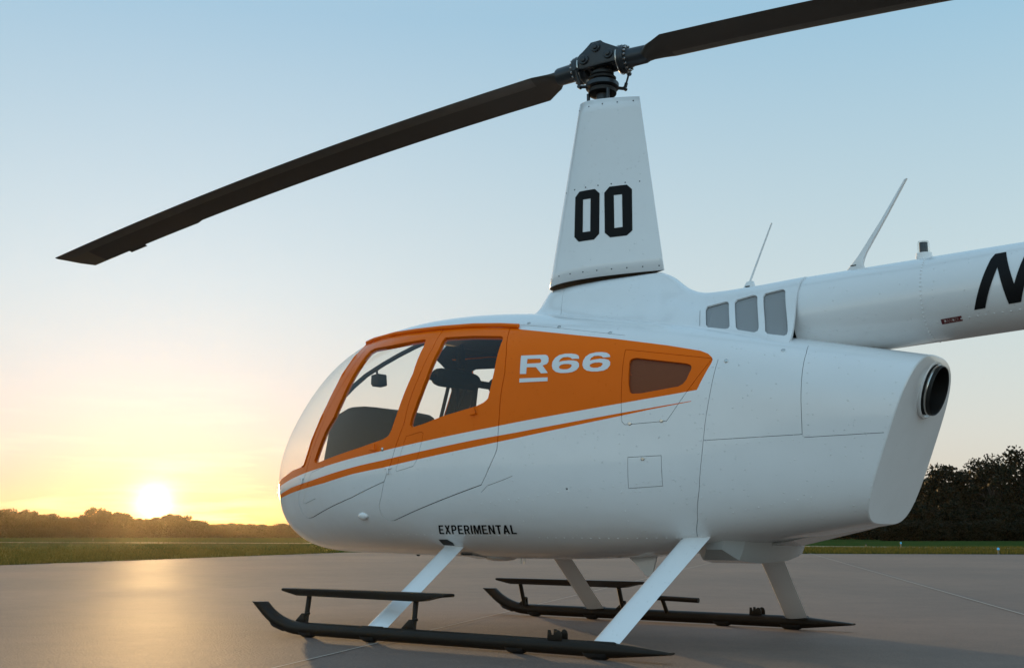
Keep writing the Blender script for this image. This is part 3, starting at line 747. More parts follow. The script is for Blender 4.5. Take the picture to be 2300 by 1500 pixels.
# ------------------------------------------------------------------ mast fairing
def lerp(a, b, t): return a + (b - a) * t
def naca(c): return 2 * (1.4845 * math.sqrt(max(c, 0)) - .63 * c - 1.758 * c * c + 1.4215 * c ** 3 - .5075 * c ** 4)
def mast_t(z):
    t = (z - 2.085) / (3.215 - 2.085); return lerp(.442, .209, t), lerp(-.359, -.211, t), lerp(.30, .20, t)
def mast_y(x, z):
    le, te, T = mast_t(z); c = min(max((le - x) / (le - te), 0), 1); return .5 * T * naca(c)
def build_mast():
    n = 40; cs = [.5 * (1 - math.cos(math.pi * k / n)) for k in range(n + 1)]; nz = 14; rows = []; V = []; F = []
    for j in range(nz + 1):
        t = j / nz; row = []
        for sgn in (1, -1):
            for k in (range(n + 1) if sgn > 0 else range(n - 1, 0, -1)):
                c = cs[k]; zl = lerp(2.078, 3.224, t); zr = lerp(2.103, 3.206, t)
                z = lerp(zl, zr, c); le, te, T = mast_t(z); x = lerp(le, te, c)
                row.append(len(V)); V.append((x, sgn * .5 * T * naca(c) + (0.0), z))
        rows.append(row)
    m = len(rows[0])
    for j in range(nz):
        for k in range(m): F.append((rows[j][k], rows[j][(k + 1) % m], rows[j + 1][(k + 1) % m], rows[j + 1][k]))
    o = mesh_obj('mast_fairing', V, F, [M['white'], M['cavity']], heli, True, 50)
    sd = o.modifiers.new('skin', 'SOLIDIFY'); sd.thickness = .006; sd.offset = -1; sd.material_offset = 1
    # dark neck that closes the gap above the cowling, and a rear spacer
    return o
mast = build_mast()
decal('number_lettering', [PAT['zero1']], mast_y, M['black_decal'], mast, .0015, 4, holes=[PAT['zero1h']])
decal('number_lettering', [PAT['zero2']], mast_y, M['black_decal'], mast, .0015, 4, holes=[PAT['zero2h']])
def rivets(name, pts, m, parent, r=.0045):
    bm = bmesh.new()
    for p, n in pts:
        add_lathe(bm, p, n, [(-.001, r), (.0015, r * .9), (.0025, r * .5)], 8)
    o = bm_obj(name, bm, m, parent); o['kind'] = 'stuff'; return o
skin_rivets()
pts = []
for z, xs in ((2.13, np.linspace(.39, -.33, 9)), (2.66, np.linspace(.27, -.22, 7)), (3.18, np.linspace(.18, -.18, 5))):
    for x in xs:
        y = mast_y(x, z); d = (mast_y(x + .01, z) - mast_y(x - .01, z)) / .02
        for s in (1, -1): pts.append(((x, y * s, z), Vector((-d, s, .04)).normalized()))
rivets('rivet', pts, M['hub'], mast)
bm = bmesh.new(); add_tube(bm, [(.36, -.04, 2.262), (.44, -.05, 2.262)], .0045, 8); bm_obj('drain_tube', bm, M['steel'], mast)

# ------------------------------------------------------------------ tail boom
def boom_r(x): return lerp(.224, .207, (x + 1.24) / -1.1) if x > -2.34 else lerp(.207, .12, (x + 2.34) / -3.9)
def boom_zc(x): return lerp(1.712, 1.752, (x + 1.24) / -1.1)
def boom_y(x, z):
    r = boom_r(x); d = z - boom_zc(x); return math.sqrt(max(r * r - d * d, 1e-4))
def build_boom():
    xs = [-1.232, -1.24, -1.5, -1.905, -1.909, -2.3, -3.0, -4.2, -6.1]
    bm = bmesh.new(); add_tube(bm, [(x, 0, boom_zc(x)) for x in xs], [boom_r(x) + (0.0012 if x < -1.907 else 0) for x in xs], 64, True)
    o = bm_obj('tail_boom', bm, M['white'], heli, angle=50)
    # fins and tail rotor gearbox at the far end, outside the picture
    bm = bmesh.new(); ze = boom_zc(-6.0)
    add_prism(bm, [(.25, .05), (-.15, .05), (-.55, .95), (-.28, .95)], .03, (-5.9, 0, ze), (1, 0, 0), (0, 0, 1), (0, 1, 0), .006)
    add_prism(bm, [(.20, -.05), (-.12, -.05), (-.4, -.6), (-.2, -.6)], .03, (-5.9, 0, ze), (1, 0, 0), (0, 0, 1), (0, 1, 0), .006)
    bm_obj('tail_fin', bm, M['white'], heli)
    bm = bmesh.new(); add_tube(bm, [(-6.15, 0, ze), (-6.15, .28, ze)], .035, 12)
    add_box(bm, (-6.15, .28, ze + .38), (.13, .018, .74), Matrix.Rotation(R(12), 3, 'Y'), .004); add_box(bm, (-6.15, .28, ze - .38), (.13, .018, .74), Matrix.Rotation(R(12), 3, 'Y'), .004)
    bm_obj('tail_rotor', bm, M['blade'], heli)
    decal('registration_lettering', [PAT['N']], boom_y, M['black_decal'], o, .004, 5)
    pl = decal('danger_placard', [PAT['danger']], boom_y, M['red_placard'], o, .003, 4)
    a, b, c, d = [Vector(p) for p in PAT['danger']]
    q = [a.lerp(c, .14), b.lerp(d, .14), c.lerp(a, .14), d.lerp(b, .14)]
    text_decal('placard_text', 'DANGER', [tuple(p) for p in q], boom_y, M['placard_text'], pl, .0, .0045)
    pts = []
    for x in (-1.895, -2.62):
        for a in np.linspace(R(-75), R(75), 26):
            for s in (1, -1):
                r = boom_r(x) + .001; n = Vector((0, s * math.cos(a), math.sin(a))); pts.append((Vector((x, 0, boom_zc(x))) + n * r, n))
    for x in np.linspace(-1.95, -3.2, 34):
        for s in (1, -1):
            n = Vector((0, s * math.cos(R(-43)), math.sin(R(-43)))); pts.append((Vector((x, 0, boom_zc(x))) + n * (boom_r(x) + .001), n))
    rivets('rivet', pts, M['white'], o, .005)
    return o
boom = build_boom()
# collar where the cowling laps over the boom
bm = bmesh.new(); prev = None
sec = COWL[-1]; ring = [(-y, z) for y, z in sec[::-1]] + [(y, z) for y, z in sec[1:]]
for off, x in ((0, -1.258), (0, -1.262), (-.012, -1.262)):
    cur = [bm.verts.new((x, y * (1 + off * 3), z + off)) for y, z in ring]
    if prev:
        for i in range(len(cur) - 1): bm.faces.new((prev[i], prev[i + 1], cur[i + 1], cur[i]))
    prev = cur
# the bulkhead closing the cowling round the boom
bm_obj('cowling_lip', bm, M['white'], cowl)
bm = bmesh.new(); vs = [bm.verts.new((-1.22, y * .985, z - .01)) for y, z in ring]; bm.faces.new(vs); bm_obj('rear_bulkhead', bm, M['cavity'], cowl, False)

# ------------------------------------------------------------------ antennas and beacon
def antenna_small():
    bm = bmesh.new()
    add_prism(bm, [(-.838, 1.897), (-.940, 1.900), (-.922, 1.922), (-.920, 1.962), (-.882, 1.962)], .026, (0, 0, 0), (1, 0, 0), (0, 0, 1), (0, 1, 0), .006)
    o = bm_obj('whip_antenna', bm, M['white'], heli); o['label'] = 'short thin whip antenna on the engine cowling'
    bm = bmesh.new(); add_tube(bm, [(-.895, 0, 1.955), (-1.0405, 0, 2.274)], [.0062, .0045], 10); bm_obj('whip', bm, M['white'], o)
    bm = bmesh.new(); add_box(bm, (-.888, .0135, 1.932), (.026, .002, .007)); bm_obj('nameplate', bm, M['black_decal'], o, False)
antenna_small()
def antenna_big():
    bm = bmesh.new()
    poly = [(-1.430, 1.920), (-1.560, 1.925), (-1.543, 1.945), (-1.538, 1.968), (-1.545, 1.995), (-1.565, 2.028), (-1.6875, 2.215), (-1.800, 2.388), (-1.783, 2.384), (-1.650, 2.185), (-1.525, 2.010)]
    add_prism(bm, poly, .02, (0, 0, 0), (1, 0, 0), (0, 0, 1), (0, 1, 0), .005)
    o = bm_obj('blade_antenna', bm, M['white'], heli); o['label'] = 'tall swept blade antenna on the tail boom'
    bm = bmesh.new(); add_box(bm, (-1.493, .011, 1.966), (.03, .002, .005)); bm_obj('nameplate', bm, M['black_decal'], o, False)
antenna_big()
def beacon():
    x = -1.858; zb = boom_zc(x) + boom_r(x)
    bm = bmesh.new(); add_lathe(bm, (x, 0, zb - .02), (0, 0, 1), [(0, .042), (.035, .042), (.036, .039), (.05, .039)], 28)
    o = bm_obj('beacon_light', bm, M['white'], heli)
    bm = bmesh.new(); add_lathe(bm, (x, 0, zb + .03), (0, 0, 1), [(0, .030), (.052, .030), (.062, .026), (.066, .012), (.067, .002)], 24); bm_obj('lens', bm, M['clear'], o)
    bm = bmesh.new(); add_lathe(bm, (x, 0, zb + .03), (0, 0, 1), [(0, .021), (.056, .021), (.057, .015)], 18); bm_obj('lamp_core', bm, M['hub'], o)
beacon()

# ------------------------------------------------------------------ exhaust
def exhaust():
    c = EXC; ax = EXA
    bm = bmesh.new()
    add_lathe(bm, c - ax * .05, ax, [(.03, .152), (.056, .150), (.060, .142), (.052, .132)], 48, False); fl = bm_obj('exhaust_flange', bm, M['white'], heli)
    bm = bmesh.new()
    add_lathe(bm, c - ax * .35, ax, [(.25, .126), (.392, .126), (.396, .123), (.392, .120), (.0, .112)], 48, False)
    p = bm_obj('exhaust_pipe', bm, M['soot'], heli)
    bm = bmesh.new(); add_lathe(bm, c - ax * .35, ax, [(0, .113), (.004, .113)], 32); bm_obj('pipe_end', bm, M['soot'], p)
    bm = bmesh.new(); add_lathe(bm, c - ax * .05, ax, [(.068, .1275), (.074, .1290), (.078, .1275)], 48, False); bm_obj('clamp_ring', bm, M['steel'], p)
exhaust()

# ------------------------------------------------------------------ rotor
HUB = Vector((.055, 0, 3.50)); AZ = .1117
ah = Vector((math.cos(AZ), math.sin(AZ), 0)); lh = Vector((-math.sin(AZ), math.cos(AZ), 0)); Z = Vector((0, 0, 1))
def build_blade(side):
    if side > 0: zf = lambda r: -.0253 - .069 * r - .012 * r * r; bf = lambda r: .2403 - .0076 * r
    else: zf = lambda r: -.0253 + .0088 * r - .012 * r * r; bf = lambda r: -.1226 - .0076 * r
    ch0 = .2769
    st = [(.245, .10, .55, .030), (.30, .11, .6, .030), (.34, .165, .55, .030), (.40, .215, .40, .029), (.47, ch0 - .006, .3, .028), (.8, ch0 - .006, .3, .026)]
    st += [(r, ch0 - .006, .3, .024) for r in np.linspace(1.1, 3.62, 12)] + [(3.68, ch0 + .010, .29, .022)] + [(r, ch0 + .010, .29, .022) for r in np.linspace(3.9, 4.72, 5)]
    st += [(4.87, ch0 + .009, .29, .02), (4.94, ch0 - .085, .43, .018), (4.995, ch0 - .185, .76, .012), (5.03, .03, 1.0, .006)]
    n = 14; cs = [.5 * (1 - math.cos(math.pi * k / n)) for k in range(n + 1)]
    bm = bmesh.new(); rows = []
    for r, chd, lf, th in st:
        b = bf(r); c0 = HUB + ah * (r * side) + Z * zf(r)
        d = lh * side * math.cos(b) + Z * math.sin(b); nn = -lh * side * math.sin(b) + Z * math.cos(b)
        # LE sits at lf*chord ahead of the pitch axis on a fixed line
        le = .3 * ch0 if r < 4.85 else .3 * ch0
        if r < .47: le = lerp(.052, .3 * ch0, min(1, max(0, (r - .30) / .16)))
        row = []
        for k in list(range(n + 1)) + list(range(n - 1, 0, -1)):
            up = 1 if len(row) <= n else -1
            c = cs[k]; y = th * .5 * naca(c) if r > .34 else .5 * .085 * math.sqrt(max(0, 1 - (2 * c - 1) ** 2)) * 1.0
            if .30 < r <= .34: y = .03 * math.sqrt(max(0, 1 - (2 * c - 1) ** 2))
            row.append(bm.verts.new(c0 + d * (le - c * chd) + nn * (y * up)))
        rows.append(row)
    m = len(rows[0])
    for i in range(len(rows) - 1):
        for k in range(m):
            f = bm.faces.new((rows[i][k], rows[i][(k + 1) % m], rows[i + 1][(k + 1) % m], rows[i + 1][k]))
            if st[i][0] > .46: f.material_index = 2 if st[i][0] > 4.7 and 5 <= k < m - 5 else (1 if (k < 5 or k >= m - 5) else 0)
    bm.faces.new(rows[0][::-1]); bm.faces.new(rows[-1])
    o = bm_obj('rotor_blade', bm, [M['blade'], M['blade_edge'], M['blade_tip']], heli, angle=40)
    # trim tab on the trailing edge
    bm = bmesh.new(); r0, r1 = 4.28, 4.46; vs = []
    for r in (r0, r1):
        b = bf(r); c0 = HUB + ah * (r * side) + Z * zf(r); d = lh * side * math.cos(b) + Z * math.sin(b); nn = Z
        te = .3 * ch0 - ch0 - .008
        vs.append([c0 + d * (te + .02), c0 + d * (te - .026)])
    for dz in (.0015, -.0015):
        pass
    q = [vs[0][0], vs[1][0], vs[1][1], vs[0][1]]
    lo = [bm.verts.new(p - Z * .0015) for p in q]; hi = [bm.verts.new(p + Z * .0015) for p in q]
    bm.faces.new(lo[::-1]); bm.faces.new(hi)
    for i in range(4): bm.faces.new((lo[i], lo[(i + 1) % 4], hi[(i + 1) % 4], hi[i]))
    bm_obj('trim_tab', bm, M['blade'], o, False)
    return o
b1 = build_blade(1); b1['label'] = 'forward main rotor blade drooping over the nose'
b2 = build_blade(-1); b2['label'] = 'aft main rotor blade over the tail'

def build_hub():
    tilt = .035                                       # teeter: forward side lower
    A = (ah - Z * tilt).normalized(); U = (Z + ah * tilt).normalized(); Rm = Matrix((A, lh, U)).transposed()
    P = lambda a, l, u: HUB + A * a + lh * l + U * u
    bm = bmesh.new()
    # cheek plates with a trapezoid outline, one on each side of the teeter bearing
    prof = [(-.155, -.055), (.155, -.055), (.165, -.01), (.115, .045), (.055, .075), (.035, .105), (-.035, .105), (-.065, .07), (-.15, .03), (-.165, -.02)]
    for l in (-.066, .066):
        add_prism(bm, prof, .034, P(0, l, 0), A, U, lh, .006)
    add_box(bm, P(0, 0, -.01), (.09, .12, .09), Rm, .008)
    add_box(bm, P(.11, 0, -.012), (.075, .13, .07), Rm, .01); add_box(bm, P(-.11, 0, -.012), (.075, .13, .07), Rm, .01)
    hub = bm_obj('rotor_hub', bm, M['hub'], heli, angle=30)
    for a, u, r in ((0, .062, .03), (.085, .0, .032), (-.085, .0, .032)):
        for s in (1, -1):
            bm = bmesh.new(); add_lathe(bm, P(a, s * .082, u), lh * s, [(0, r), (.01, r), (.014, r * .85), (.014, r * .55), (.024, r * .5), (.026, r * .3)], 16); bm_obj('hinge_bolt', bm, M['hub'], hub)
    for s in (1, -1):
        droop = -.069 if s > 0 else .0088
        D = (ah * s + Z * droop).normalized()
        o = HUB + Z * -.02
        bm = bmesh.new()
        add_lathe(bm, o + D * .10, D, [(0, .060), (.02, .064), (.035, .088), (.055, .090), (.058, .086), (.075, .086), (.078, .066), (.10, .058), (.20, .056), (.215, .05)], 32)
        g = bm_obj('blade_grip', bm, M['hub'], hub, angle=30)
        bm = bmesh.new(); a, b = frame(D)
        for k in range(16):
            t = 2 * math.pi * k / 16; p = o + D * .178 + (a * math.cos(t) + b * math.sin(t)) * .074
            add_lathe(bm, p - D * .006, D, [(0, .0075), (.016, .0075), (.019, .005)], 6)
        bm_obj('flange_bolt', bm, M['steel'], hub)['kind'] = 'stuff'
        bm = bmesh.new(); add_lathe(bm, o + D * .128, D, [(0, .0895), (.004, .0925), (.008, .0895)], 40, False); bm_obj('clamp_ring', bm, M['steel'], hub)
        # pitch horn and link
        lat = lh * s
        tipp = o + D * .13 + lat * .118 + Z * -.045
        bm = bmesh.new(); add_tube(bm, [o + D * .14 + lat * .06 + Z * -.02, tipp], [.02, .014], 10); bm_obj('pitch_horn', bm, M['hub'], hub)
    return hub
hub = build_hub()
def build_swash():
    x, y = .055, 0
    bm = bmesh.new(); add_lathe(bm, (x, y, 2.9), (0, 0, 1), [(0, .04), (.62, .04)], 20); bm_obj('rotor_shaft', bm, M['hub'], heli)
    bm = bmesh.new()
    add_lathe(bm, (x, y, 3.375), (0, 0, 1), [(0, .085), (.012, .088), (.022, .06), (.03, .074), (.045, .074), (.055, .05), (.07, .046), (.085, .05)], 28); bm_obj('rubber_boot', bm, M['rubber'], heli, angle=25)
    bm = bmesh.new(); nrm = Vector((.03, -.06, 1)).normalized()
    add_lathe(bm, (x, y, 3.318), nrm, [(0, .092), (.004, .104), (.03, .104), (.034, .096), (.05, .07)], 36); sw = bm_obj('swashplate', bm, M['hub'], heli, angle=30)
    bm = bmesh.new(); add_lathe(bm, (x, y, 3.278), nrm, [(0, .060), (.006, .088), (.028, .090), (.036, .08)], 30); bm_obj('lower_ring', bm, M['soot'], sw, angle=30)
    for k in range(3):
        t = R(25 + 120 * k); p = Vector((x + .088 * math.cos(t), y + .088 * math.sin(t), 3.22)); bm = bmesh.new(); add_tube(bm, [p, p + Z * .07], .011, 8)
        bm_obj('control_rod', bm, M['hub'], sw)
    for s in (1, -1):
        lat = lh * s; D = ah * s
        top = HUB + Z * -.065 + D * .13 + lat * .118; bot = Vector((x, y, 3.325)) + D * .115 + lat * .085
        bm = bmesh.new(); add_tube(bm, [bot, bot.lerp(top, .12), bot.lerp(top, .13), bot.lerp(top, .35), bot.lerp(top, .36), bot.lerp(top, .86), bot.lerp(top, .87), top + Z * .0], [.007, .007, .011, .011, .0065, .0065, .010, .010], 10)
        add_lathe(bm, bot - lat * .014, lat, [(0, .012), (.028, .012)], 12); add_lathe(bm, top - lat * .014, lat, [(0, .013), (.028, .013)], 12)
        add_tube(bm, [bot, Vector((x, y, 3.33)) + D * .06 + lat * .045], .011, 8)
        bm_obj('pitch_link', bm, M['hub'], heli, angle=30)
build_swash()

# ------------------------------------------------------------------ landing gear
def skid(s):
    y = 1.1 * s; r = .037; zc = .046
    bm = bmesh.new()
    path = [(-.60, zc), (-.2, zc), (.4, zc), (1.0, zc), (1.44, zc)]
    for t in np.linspace(0, 1, 12)[1:]:
        a = R(47) * t; path.append((1.44 + .44 * math.sin(a), zc + .33 * (1 - math.cos(a)) ))
    # front end is cut level with the ground
    rings = add_tube(bm, [(a, y, b) for a, b in path], r, 20)
    ztop = .186
    d = Vector((path[-1][0] - path[-2][0], 0, path[-1][1] - path[-2][1])).normalized()
    for v in rings[-1]:
        k = (ztop - v.co.z) / d.z; v.co += d * k
    # tapered wedge at the back
    back = []
    for x_, hh, zz in ((-.60, 1.0, zc), (-.66, .95, zc - .001), (-.97, .16, .047)):
        back.append([bm.verts.new((x_, y + r * math.cos(t) * (1 if hh > .5 else .95), zz + r * hh * math.sin(t))) for t in [2 * math.pi * k / 20 for k in range(20)]])
    for i in range(2):
        for k in range(20): bm.faces.new((back[i][k], back[i][(k + 1) % 20], back[i + 1][(k + 1) % 20], back[i + 1][k]))
    bm.faces.new(back[-1])
    sk = bm_obj('skid', bm, M['skid'], heli, angle=40)
    if s > 0: sk['label'] = 'near landing skid, port side'
    else: sk['label'] = 'far landing skid, starboard side'
    for x, L in ((1.62, .12), (1.387, .10), (.90, .10), (-.103, .11), (-.576, .13)):
        bm = bmesh.new(); n = 10; prof = []
        zo = 0.0
        if x > 1.5: zo = .032
        segs = [R(200 + 140 * k / n) for k in range(n + 1)]
        rot = Matrix.Rotation(R(-14) if x > 1.5 else 0, 3, 'Y')
        a = []
        for dx, k in ((-L / 2, 0), (-L / 2 + .02, 1), (L / 2 - .02, 1), (L / 2, 0)):
            a.append([bm.verts.new(Vector((x, y, zc + zo)) + rot @ Vector((dx, (r + .002 + .009 * k) * math.cos(t), (r + .001 + .008 * k) * math.sin(t)))) for t in segs])
        for i in range(3):
            for k in range(n): bm.faces.new((a[i][k], a[i][k + 1], a[i + 1][k + 1], a[i + 1][k]))
        o = bm_obj('skid_shoe', bm, M['shoe'], sk)
    # step board on two posts
    yo = 1.026 * s
    bm = bmesh.new()
    add_prism(bm, [(1.668, .262), (1.662, .250), (1.53, .2265), (.585, .2225), (.47, .247), (.402, .250), (.396, .262), (.405, .268), (1.655, .2665)], .085, (0, yo, 0), (1, 0, 0), (0, 0, 1), (0, 1, 0), .005)
    bm_obj('step', bm, M['skid'], sk)
    for xt, xb in ((1.467, 1.455), (.635, .622)):
        bm = bmesh.new(); add_tube(bm, [(xt, yo, .228), (xb, 1.06 * s, .078)], .015, 12)
        add_prism(bm, [(xb + .012, .13), (xb - .012, .13), (xb - .015, .075), (xb + .075, .075)], .008, (0, 1.08 * s, 0), (1, 0, 0), (0, 0, 1), (0, 1, 0), .001)
        add_tube(bm, [(xb - .022, 1.055 * s, .128), (xb - .010, 1.055 * s, .128)], .008, 8)
        bm_obj('step_post', bm, M['skid'], sk)
    # ground-handling wheel lugs
    for dy in (.022, -.03):
        bm = bmesh.new()
        add_prism(bm, [(-.385, .078), (-.385, .105), (-.378, .120), (-.365, .126), (-.352, .120), (-.345, .105), (-.336, .100), (-.326, .100), (-.32, .124), (-.306, .124), (-.302, .078)], .007, (0, y + dy, 0), (1, 0, 0), (0, 0, 1), (0, 1, 0), .001)
        bm_obj('wheel_lug', bm, M['skid'], sk)
    if s < 0:
        bm = bmesh.new(); add_tube(bm, [(.03, -1.03, .157), (.36, -1.03, .165)], .0165, 14); add_tube(bm, [(.30, -1.03, .16), (.295, -1.08, .07)], .014, 10)
        bm_obj('rear_step', bm, M['skid'], sk)
    return sk
for s in (1, -1): skid(s)

def strut(s, front):
    if front: foot, top = Vector((.866, 1.095, .068)), Vector((.80, .50, .512))
    else: foot, top = Vector((-.612, 1.095, .066)), Vector((-.728, .42, .540))
    ch = .146; bm = bmesh.new(); n = 12; cs = [.5 * (1 - math.cos(math.pi * k / n)) for k in range(n + 1)]
    foot.y *= s; top.y *= s
    D = (top - foot).normalized(); X = Vector((1, 0, 0)); nn = D.cross(X).normalized()
    ext = top + D * .10
    rows = []
    for p, k in ((foot, 1.0), (foot.lerp(top, .5), .985), (ext, 1.08 if not front else .98)):
        row = []
        for j in list(range(n + 1)) + list(range(n - 1, 0, -1)):
            up = 1 if len(row) <= n else -1; c = cs[j]
            row.append(bm.verts.new(p + X * ((.5 - c) * ch * k) + nn * (up * .5 * .034 * naca(c))))
        rows.append(row)
    m = len(rows[0])
    for i in range(len(rows) - 1):
        for k in range(m): bm.faces.new((rows[i][k], rows[i][(k + 1) % m], rows[i + 1][(k + 1) % m], rows[i + 1][k]))
    bm.faces.new(rows[0][::-1]); bm.faces.new(rows[-1])
    o = bm_obj('landing_strut', bm, M['white'], heli, angle=45)
    o['label'] = ('near' if s > 0 else 'far') + (' front' if front else ' rear') + ' landing gear strut'
    bm = bmesh.new(); add_box(bm, foot + Vector((0.01, 0, -.002)), (.165, .058, .03), Matrix.Rotation(R(20 * s), 3, 'X'), .01)
    bm_obj('strut_foot', bm, M['skid'], o)
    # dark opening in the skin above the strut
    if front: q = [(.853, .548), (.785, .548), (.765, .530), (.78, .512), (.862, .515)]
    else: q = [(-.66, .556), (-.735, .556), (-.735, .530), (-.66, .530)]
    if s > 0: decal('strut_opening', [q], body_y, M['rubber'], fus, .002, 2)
for s in (1, -1):
    for fr in (True, False): strut(s, fr)

# ------------------------------------------------------------------ belly fittings
def belly():
    # cross tube cover between the rear struts
    bm = bmesh.new(); rows = []
    for y, zb, hw in ((.33, .50, .05), (.26, .445, .115), (.10, .427, .150), (-.10, .427, .150), (-.30, .435, .140), (-.50, .455, .11), (-.62, .47, .08)):
        rows.append([bm.verts.new((-.80 + a * hw, y, zz)) for a, zz in ((1.3, .56), (1.05, zb + .03), (.9, zb), (-.9, zb), (-1.05, zb + .03), (-1.3, .56))])
    for i in range(len(rows) - 1):
        for k in range(5): bm.faces.new((rows[i][k], rows[i][k + 1], rows[i + 1][k + 1], rows[i + 1][k]))
    bm.faces.new(rows[0]); bm.faces.new(rows[-1][::-1])
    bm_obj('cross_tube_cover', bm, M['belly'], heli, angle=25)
    bm = bmesh.new(); rows = []
    for y, zb, hw in ((.40, .455, .05), (.2, .430, .09), (-.2, .430, .09), (-.5, .455, .07)):
        rows.append([bm.verts.new((.80 + a * hw, y, zz)) for a, zz in ((1.3, .50), (.8, zb), (-.8, zb), (-1.3, .50))])
    for i in range(len(rows) - 1):
        for k in range(3): bm.faces.new((rows[i][k], rows[i][k + 1], rows[i + 1][k + 1], rows[i + 1][k]))
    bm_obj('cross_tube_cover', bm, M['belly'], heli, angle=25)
    # rear belly cowl panel with slots
    for k, (y0, y1, dz) in enumerate(((-.36, .02, 0.0), (-.45, -.375, .004))):
        bm = bmesh.new(); top = []
        for x, z in ((-.90, .500), (-1.15, .556), (-1.36, .604), (-1.47, .640)):
            top.append([bm.verts.new((x, y0, z + dz)), bm.verts.new((x, y1, z + dz)), bm.verts.new((x, y1, z + dz + .012)), bm.verts.new((x, y0, z + dz + .012))])
        for i in range(3):
            for j in range(4): bm.faces.new((top[i][j], top[i][(j + 1) % 4], top[i + 1][(j + 1) % 4], top[i + 1][j]))
        bm.faces.new(top[0]); bm.faces.new(top[-1][::-1])
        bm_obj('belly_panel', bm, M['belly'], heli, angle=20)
    # fin antenna, drain pipes and a shallow dome under the cabin
    bm = bmesh.new(); add_prism(bm, [(-.10, .46), (-.30, .46), (-.265, .345), (-.225, .345), (-.185, .40)], .018, (0, .05, 0), (1, 0, 0), (0, 0, 1), (0, 1, 0), .005); bm_obj('belly_antenna', bm, M['white'], heli)
    bm = bmesh.new(); add_tube(bm, [(.545, .2, .45), (.545, .2, .405)], .0045, 8); add_tube(bm, [(.525, .19, .45), (.525, .19, .405)], .0045, 8); bm_obj('drain_pipe', bm, M['steel'], heli)
    bm = bmesh.new(); add_lathe(bm, (.71, .18, .452), (0, 0, -1), [(0, .11), (.012, .105), (.026, .08), (.032, .04), (.033, .004)], 30); bm_obj('belly_dome', bm, M['white'], heli)
    bm = bmesh.new(); add_lathe(bm, (1.45, .1, .456), (0, 0, -1), [(0, .012), (.012, .012), (.016, .007)], 12); bm_obj('drain_plug', bm, M['rubber'], heli)
belly()

